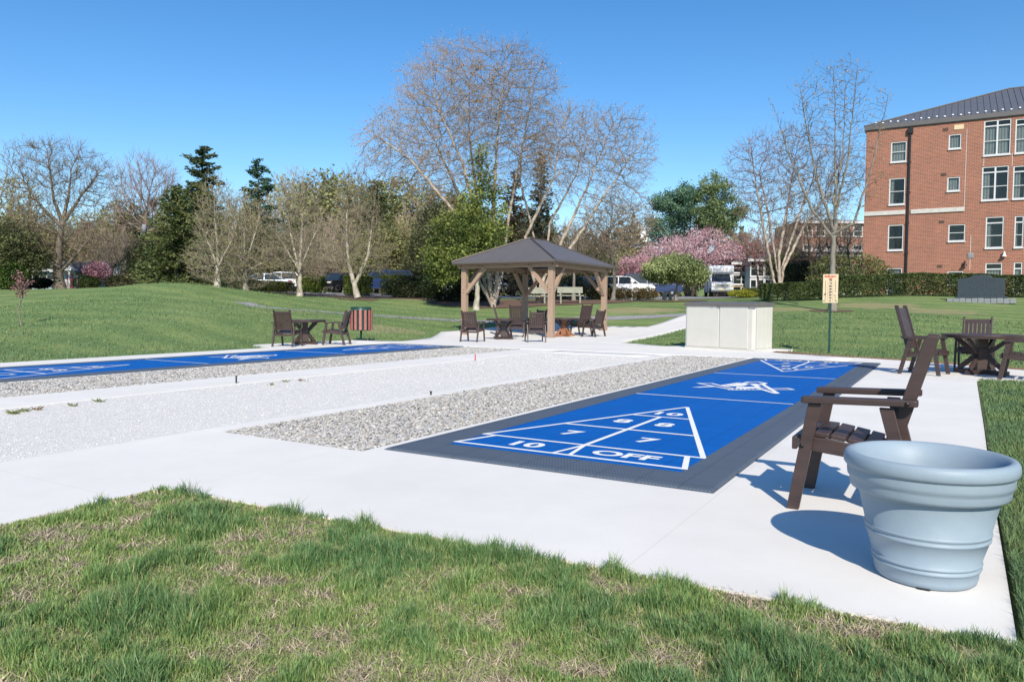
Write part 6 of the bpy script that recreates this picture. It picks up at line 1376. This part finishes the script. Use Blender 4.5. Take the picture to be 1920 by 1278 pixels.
def bus():
    p = onT(1352, 71, .03); base = math.atan2(RT[1], RT[0]); e = empty('shuttle_bus', p, base+math.radians(79), 'white shuttle bus with a chrome grille facing us beyond the storage box', 'bus')
    # local: nose toward -x
    W = 1.18
    b = MB(); b.prism([(1.0, .42), (.85, 2.15), (.55, 2.30), (.45, 2.75), (.75, 2.98), (7.2, 3.0), (7.25, .42)], 'y', -W, W); b.done('body', M['white'], e, bevel=.12, seg=3)
    b = MB(); b.prism([(-.95, .55), (-1.0, 1.12), (-.75, 1.26), (.35, 1.40), (.98, 2.14), (1.2, 2.2), (1.2, .42), (-.8, .42)], 'y', -1.0, 1.0); cab = b.done('cab', M['white'], e, bevel=.06, seg=3)
    b = MB(); V = [(.22, -.88, 1.42), (.22, .88, 1.42), (.86, .80, 2.10), (.86, -.80, 2.10)]; b.add([(x-.045, y, z+.03) for x, y, z in V]+[(x+.02, y, z) for x, y, z in V], [(0, 3, 2, 1), (0, 1, 5, 4), (1, 2, 6, 5), (2, 3, 7, 6), (3, 0, 4, 7)]); b.done('windscreen', M['carglass'], e)
    for s in (-1, 1):
        b = MB(); b.prism([(.45, 1.42), (.98, 2.05), (1.15, 2.05), (1.15, 1.42)], 'y', s*1.0, s*1.012) if s > 0 else b.prism([(.45, 1.42), (.98, 2.05), (1.15, 2.05), (1.15, 1.42)], 'y', -1.012, -1.0); b.done('side_window', M['carglass'], cab)
        for i in range(4):
            b = MB(); b.box((2.4+1.25*i, s*(W+.004), 1.95), (1.0, .02, .75)); b.done('side_window', M['carglass'], e, bevel=.005)
        b = MB(); b.box((-1.0, s*.80, 1.0), (.10, .30, .26)); b.done('headlight', M['lamp_glass'], e, bevel=.03)
        b = MB(); b.tube([(.5, s*1.0, 1.5), (.3, s*1.25, 1.6)], [.02, .02], 6); b.box((.3, s*1.3, 1.75), (.08, .2, .4)); b.done('mirror', M['black'], e, bevel=.01)
        for x in (0, 5.4):
            t = MB(); t.lathe([(.22, -.13), (.36, -.14), (.39, -.1), (.39, .1), (.36, .14), (.22, .13)], 20); wo = t.done('tyre', M['rubber'], e); wo.rotation_euler = (PI/2, 0, 0); wo.location = (x, s*(.95 if x < 1 else 1.08), .39)
            h_ = MB(); h_.lathe([(.0005, -.08), (.22, -.06), (.225, .06), (.0005, .08)], 16); h_.done('rim', M['chrome'], wo)
    g = MB(); g.box((-1.02, 0, 1.0), (.06, 1.25, .36)); go = g.done('grille', M['chrome'], e, bevel=.02); g = MB()
    for z in (.9, .98, 1.06): g.box((-1.055, 0, z), (.03, 1.1, .045))
    g.done('grille_slots', M['black'], go); g = MB(); g.lathe([(.0005, 0), (.13, 0), (.12, .02), (.0005, .02)], 20); bd = g.done('oval_badge', M['car_blue'], go); bd.rotation_euler = (0, -PI/2, 0); bd.location = (-1.075, 0, 1.02); bd.scale = (.6, 1.2, 1)
    b = MB(); b.box((-1.06, 0, .62), (.16, 2.1, .24)); b.done('bumper', M['chrome'], e, bevel=.04); b = MB(); b.box((-1.15, 0, .60), (.02, .36, .16)); b.done('number_plate', M['plate'], e)
    b = MB(); b.box((1.6, W+.005, 1.35), (.75, .02, 1.75)); b.done('door', M['carglass'], e)
bus()
# ------------------------------------------------------------------ small things
def simple(name, loc, build, m_, label, cat, rz=0, group=None, bevel=0):
    mb = MB(); build(mb); o = mb.done(name, m_, bevel=bevel, loc=loc); o.rotation_euler = (0, 0, rz); return tag(o, label, cat, group)
q = onT(1185, 54); e = empty('notice_sign', q, .5, 'small white sign on a white post right of the gazebo', 'sign')
b = MB(); b.box((0, 0, .65), (.09, .09, 1.5)); b.done('post', M['white'], e); b = MB(); b.box((0, -.06, 1.32), (.26, .03, .26)); b.done('panel', M['white'], e, bevel=.01)
q = onT(1216, 53); e = empty('thin_sign_post', q, .5, 'thin green post under the left side of the dogwood', 'post'); b = MB(); b.tube([(0, 0, -.1), (0, 0, 1.4)], [.025, .025], 8); b.done('pole', M['green_metal'], e); b = MB(); b.lathe([(.0005, 1.4), (.04, 1.4), (.03, 1.45), (.0005, 1.46)], 10); b.done('cap', M['green_metal'], e)
q = onT(1251, 49.5); e = empty('utility_box', q, .4, 'pair of small white utility boxes at the foot of the dogwood', 'utility box'); b = MB(); b.box((-.18, 0, .22), (.3, .3, .46)); b.box((.2, .1, .18), (.22, .25, .38)); b.done('housing', M['bench_w'], e, bevel=.03); b = MB(); b.box((-.18, 0, .47), (.34, .34, .04)); b.done('cover', M['white'], e, bevel=.01)
q = onT(146, 58); simple('lamp_bollard', q, lambda mb: (mb.tube([(0, 0, -.1), (0, 0, .75)], [.07, .07], 10), mb.lathe([(.07, .75), (.12, .78), (.12, .92), (.03, .98)], 12)), M['black'], 'short black bollard on the lawn just right of the old oak', 'bollard')
q = onT(1383, 74); simple('yellow_hoop', q, lambda mb: mb.tube([(.7*math.cos(t), 0, .55+.45*math.sin(t)) for t in np.linspace(0, 2*PI, 24)], .035, 6), flat('yellow_paint', (.65, .42, .05), .5), 'yellow hoop rail standing on the drive right of the bus', 'rail', rz=.5)
def bench(px, d, label, rz=0):
    p = onT(px, d); base = math.atan2(RT[1], RT[0]); e = empty('park_bench', p, base+rz, label, 'bench', 'pale benches behind the gazebo')
    W = .82; b = MB(); b.box((0, .28, .82), (2*W, .06, .40), Matrix.Rotation(-.15, 3, 'X')); b.done('backrest', M['bench_w'], e, bevel=.01)
    b = MB(); b.box((0, 0, .46), (2*W+.1, .55, .07)); b.done('seat', M['bench_w'], e, bevel=.01)
    for s in (-1, 1):
        for y in (-.2, .24):
            b = MB(); b.bar((s*(W-.2), y, -.05), (s*(W-.2), y+(.05 if y > 0 else 0), .80 if y > 0 else .44), .10, .08, (1, 0, 0)); b.done('leg', M['bench_w'], e, bevel=.008)
bench(1069, 48, 'pale wooden bench in full sun seen right of the gazebo middle post')
bench(1003, 48.5, 'pale bench half hidden behind the rear gazebo post')
def pole():
    p = onT(276, 90); e = empty('utility_pole', p, .5, 'wooden utility pole hidden in the trees right of the old oak, with wires running left', 'utility pole')
    b = MB(); b.tube([(0, 0, -.3), (0, 0, 9.5)], [.16, .12], 10); b.done('pole', M['wood_pole'], e); b = MB(); b.box((0, 0, 8.6), (2.2, .12, .12)); b.done('crossarm', M['wood_pole'], e)
    b = MB(); b.lathe([(.0005, 7.2), (.26, 7.2), (.26, 8.1), (.0005, 8.2)], 14, c=(0, -.4)); b.done('transformer', M['granite_l'], e)
    a = p; tgt = onT(-500, 84)
    for k, (z0, z1, m) in enumerate(((8.6, 8.0, .8), (8.2, 7.4, 1.1), (5.6, 5.2, .7), (5.2, 4.9, 1.0))):
        w_ = MB(); pts = []
        for i in range(25):
            t = i/24; q_ = a.lerp(tgt, t)-a; pts.append((q_.x, q_.y, z0*(1-t)+z1*t-m*4*t*(1-t)))
        w_.tube(pts, .022, 4); o = w_.done('wire', M['black'], e, fix=False); o.rotation_euler = (0, 0, -.5)
pole()
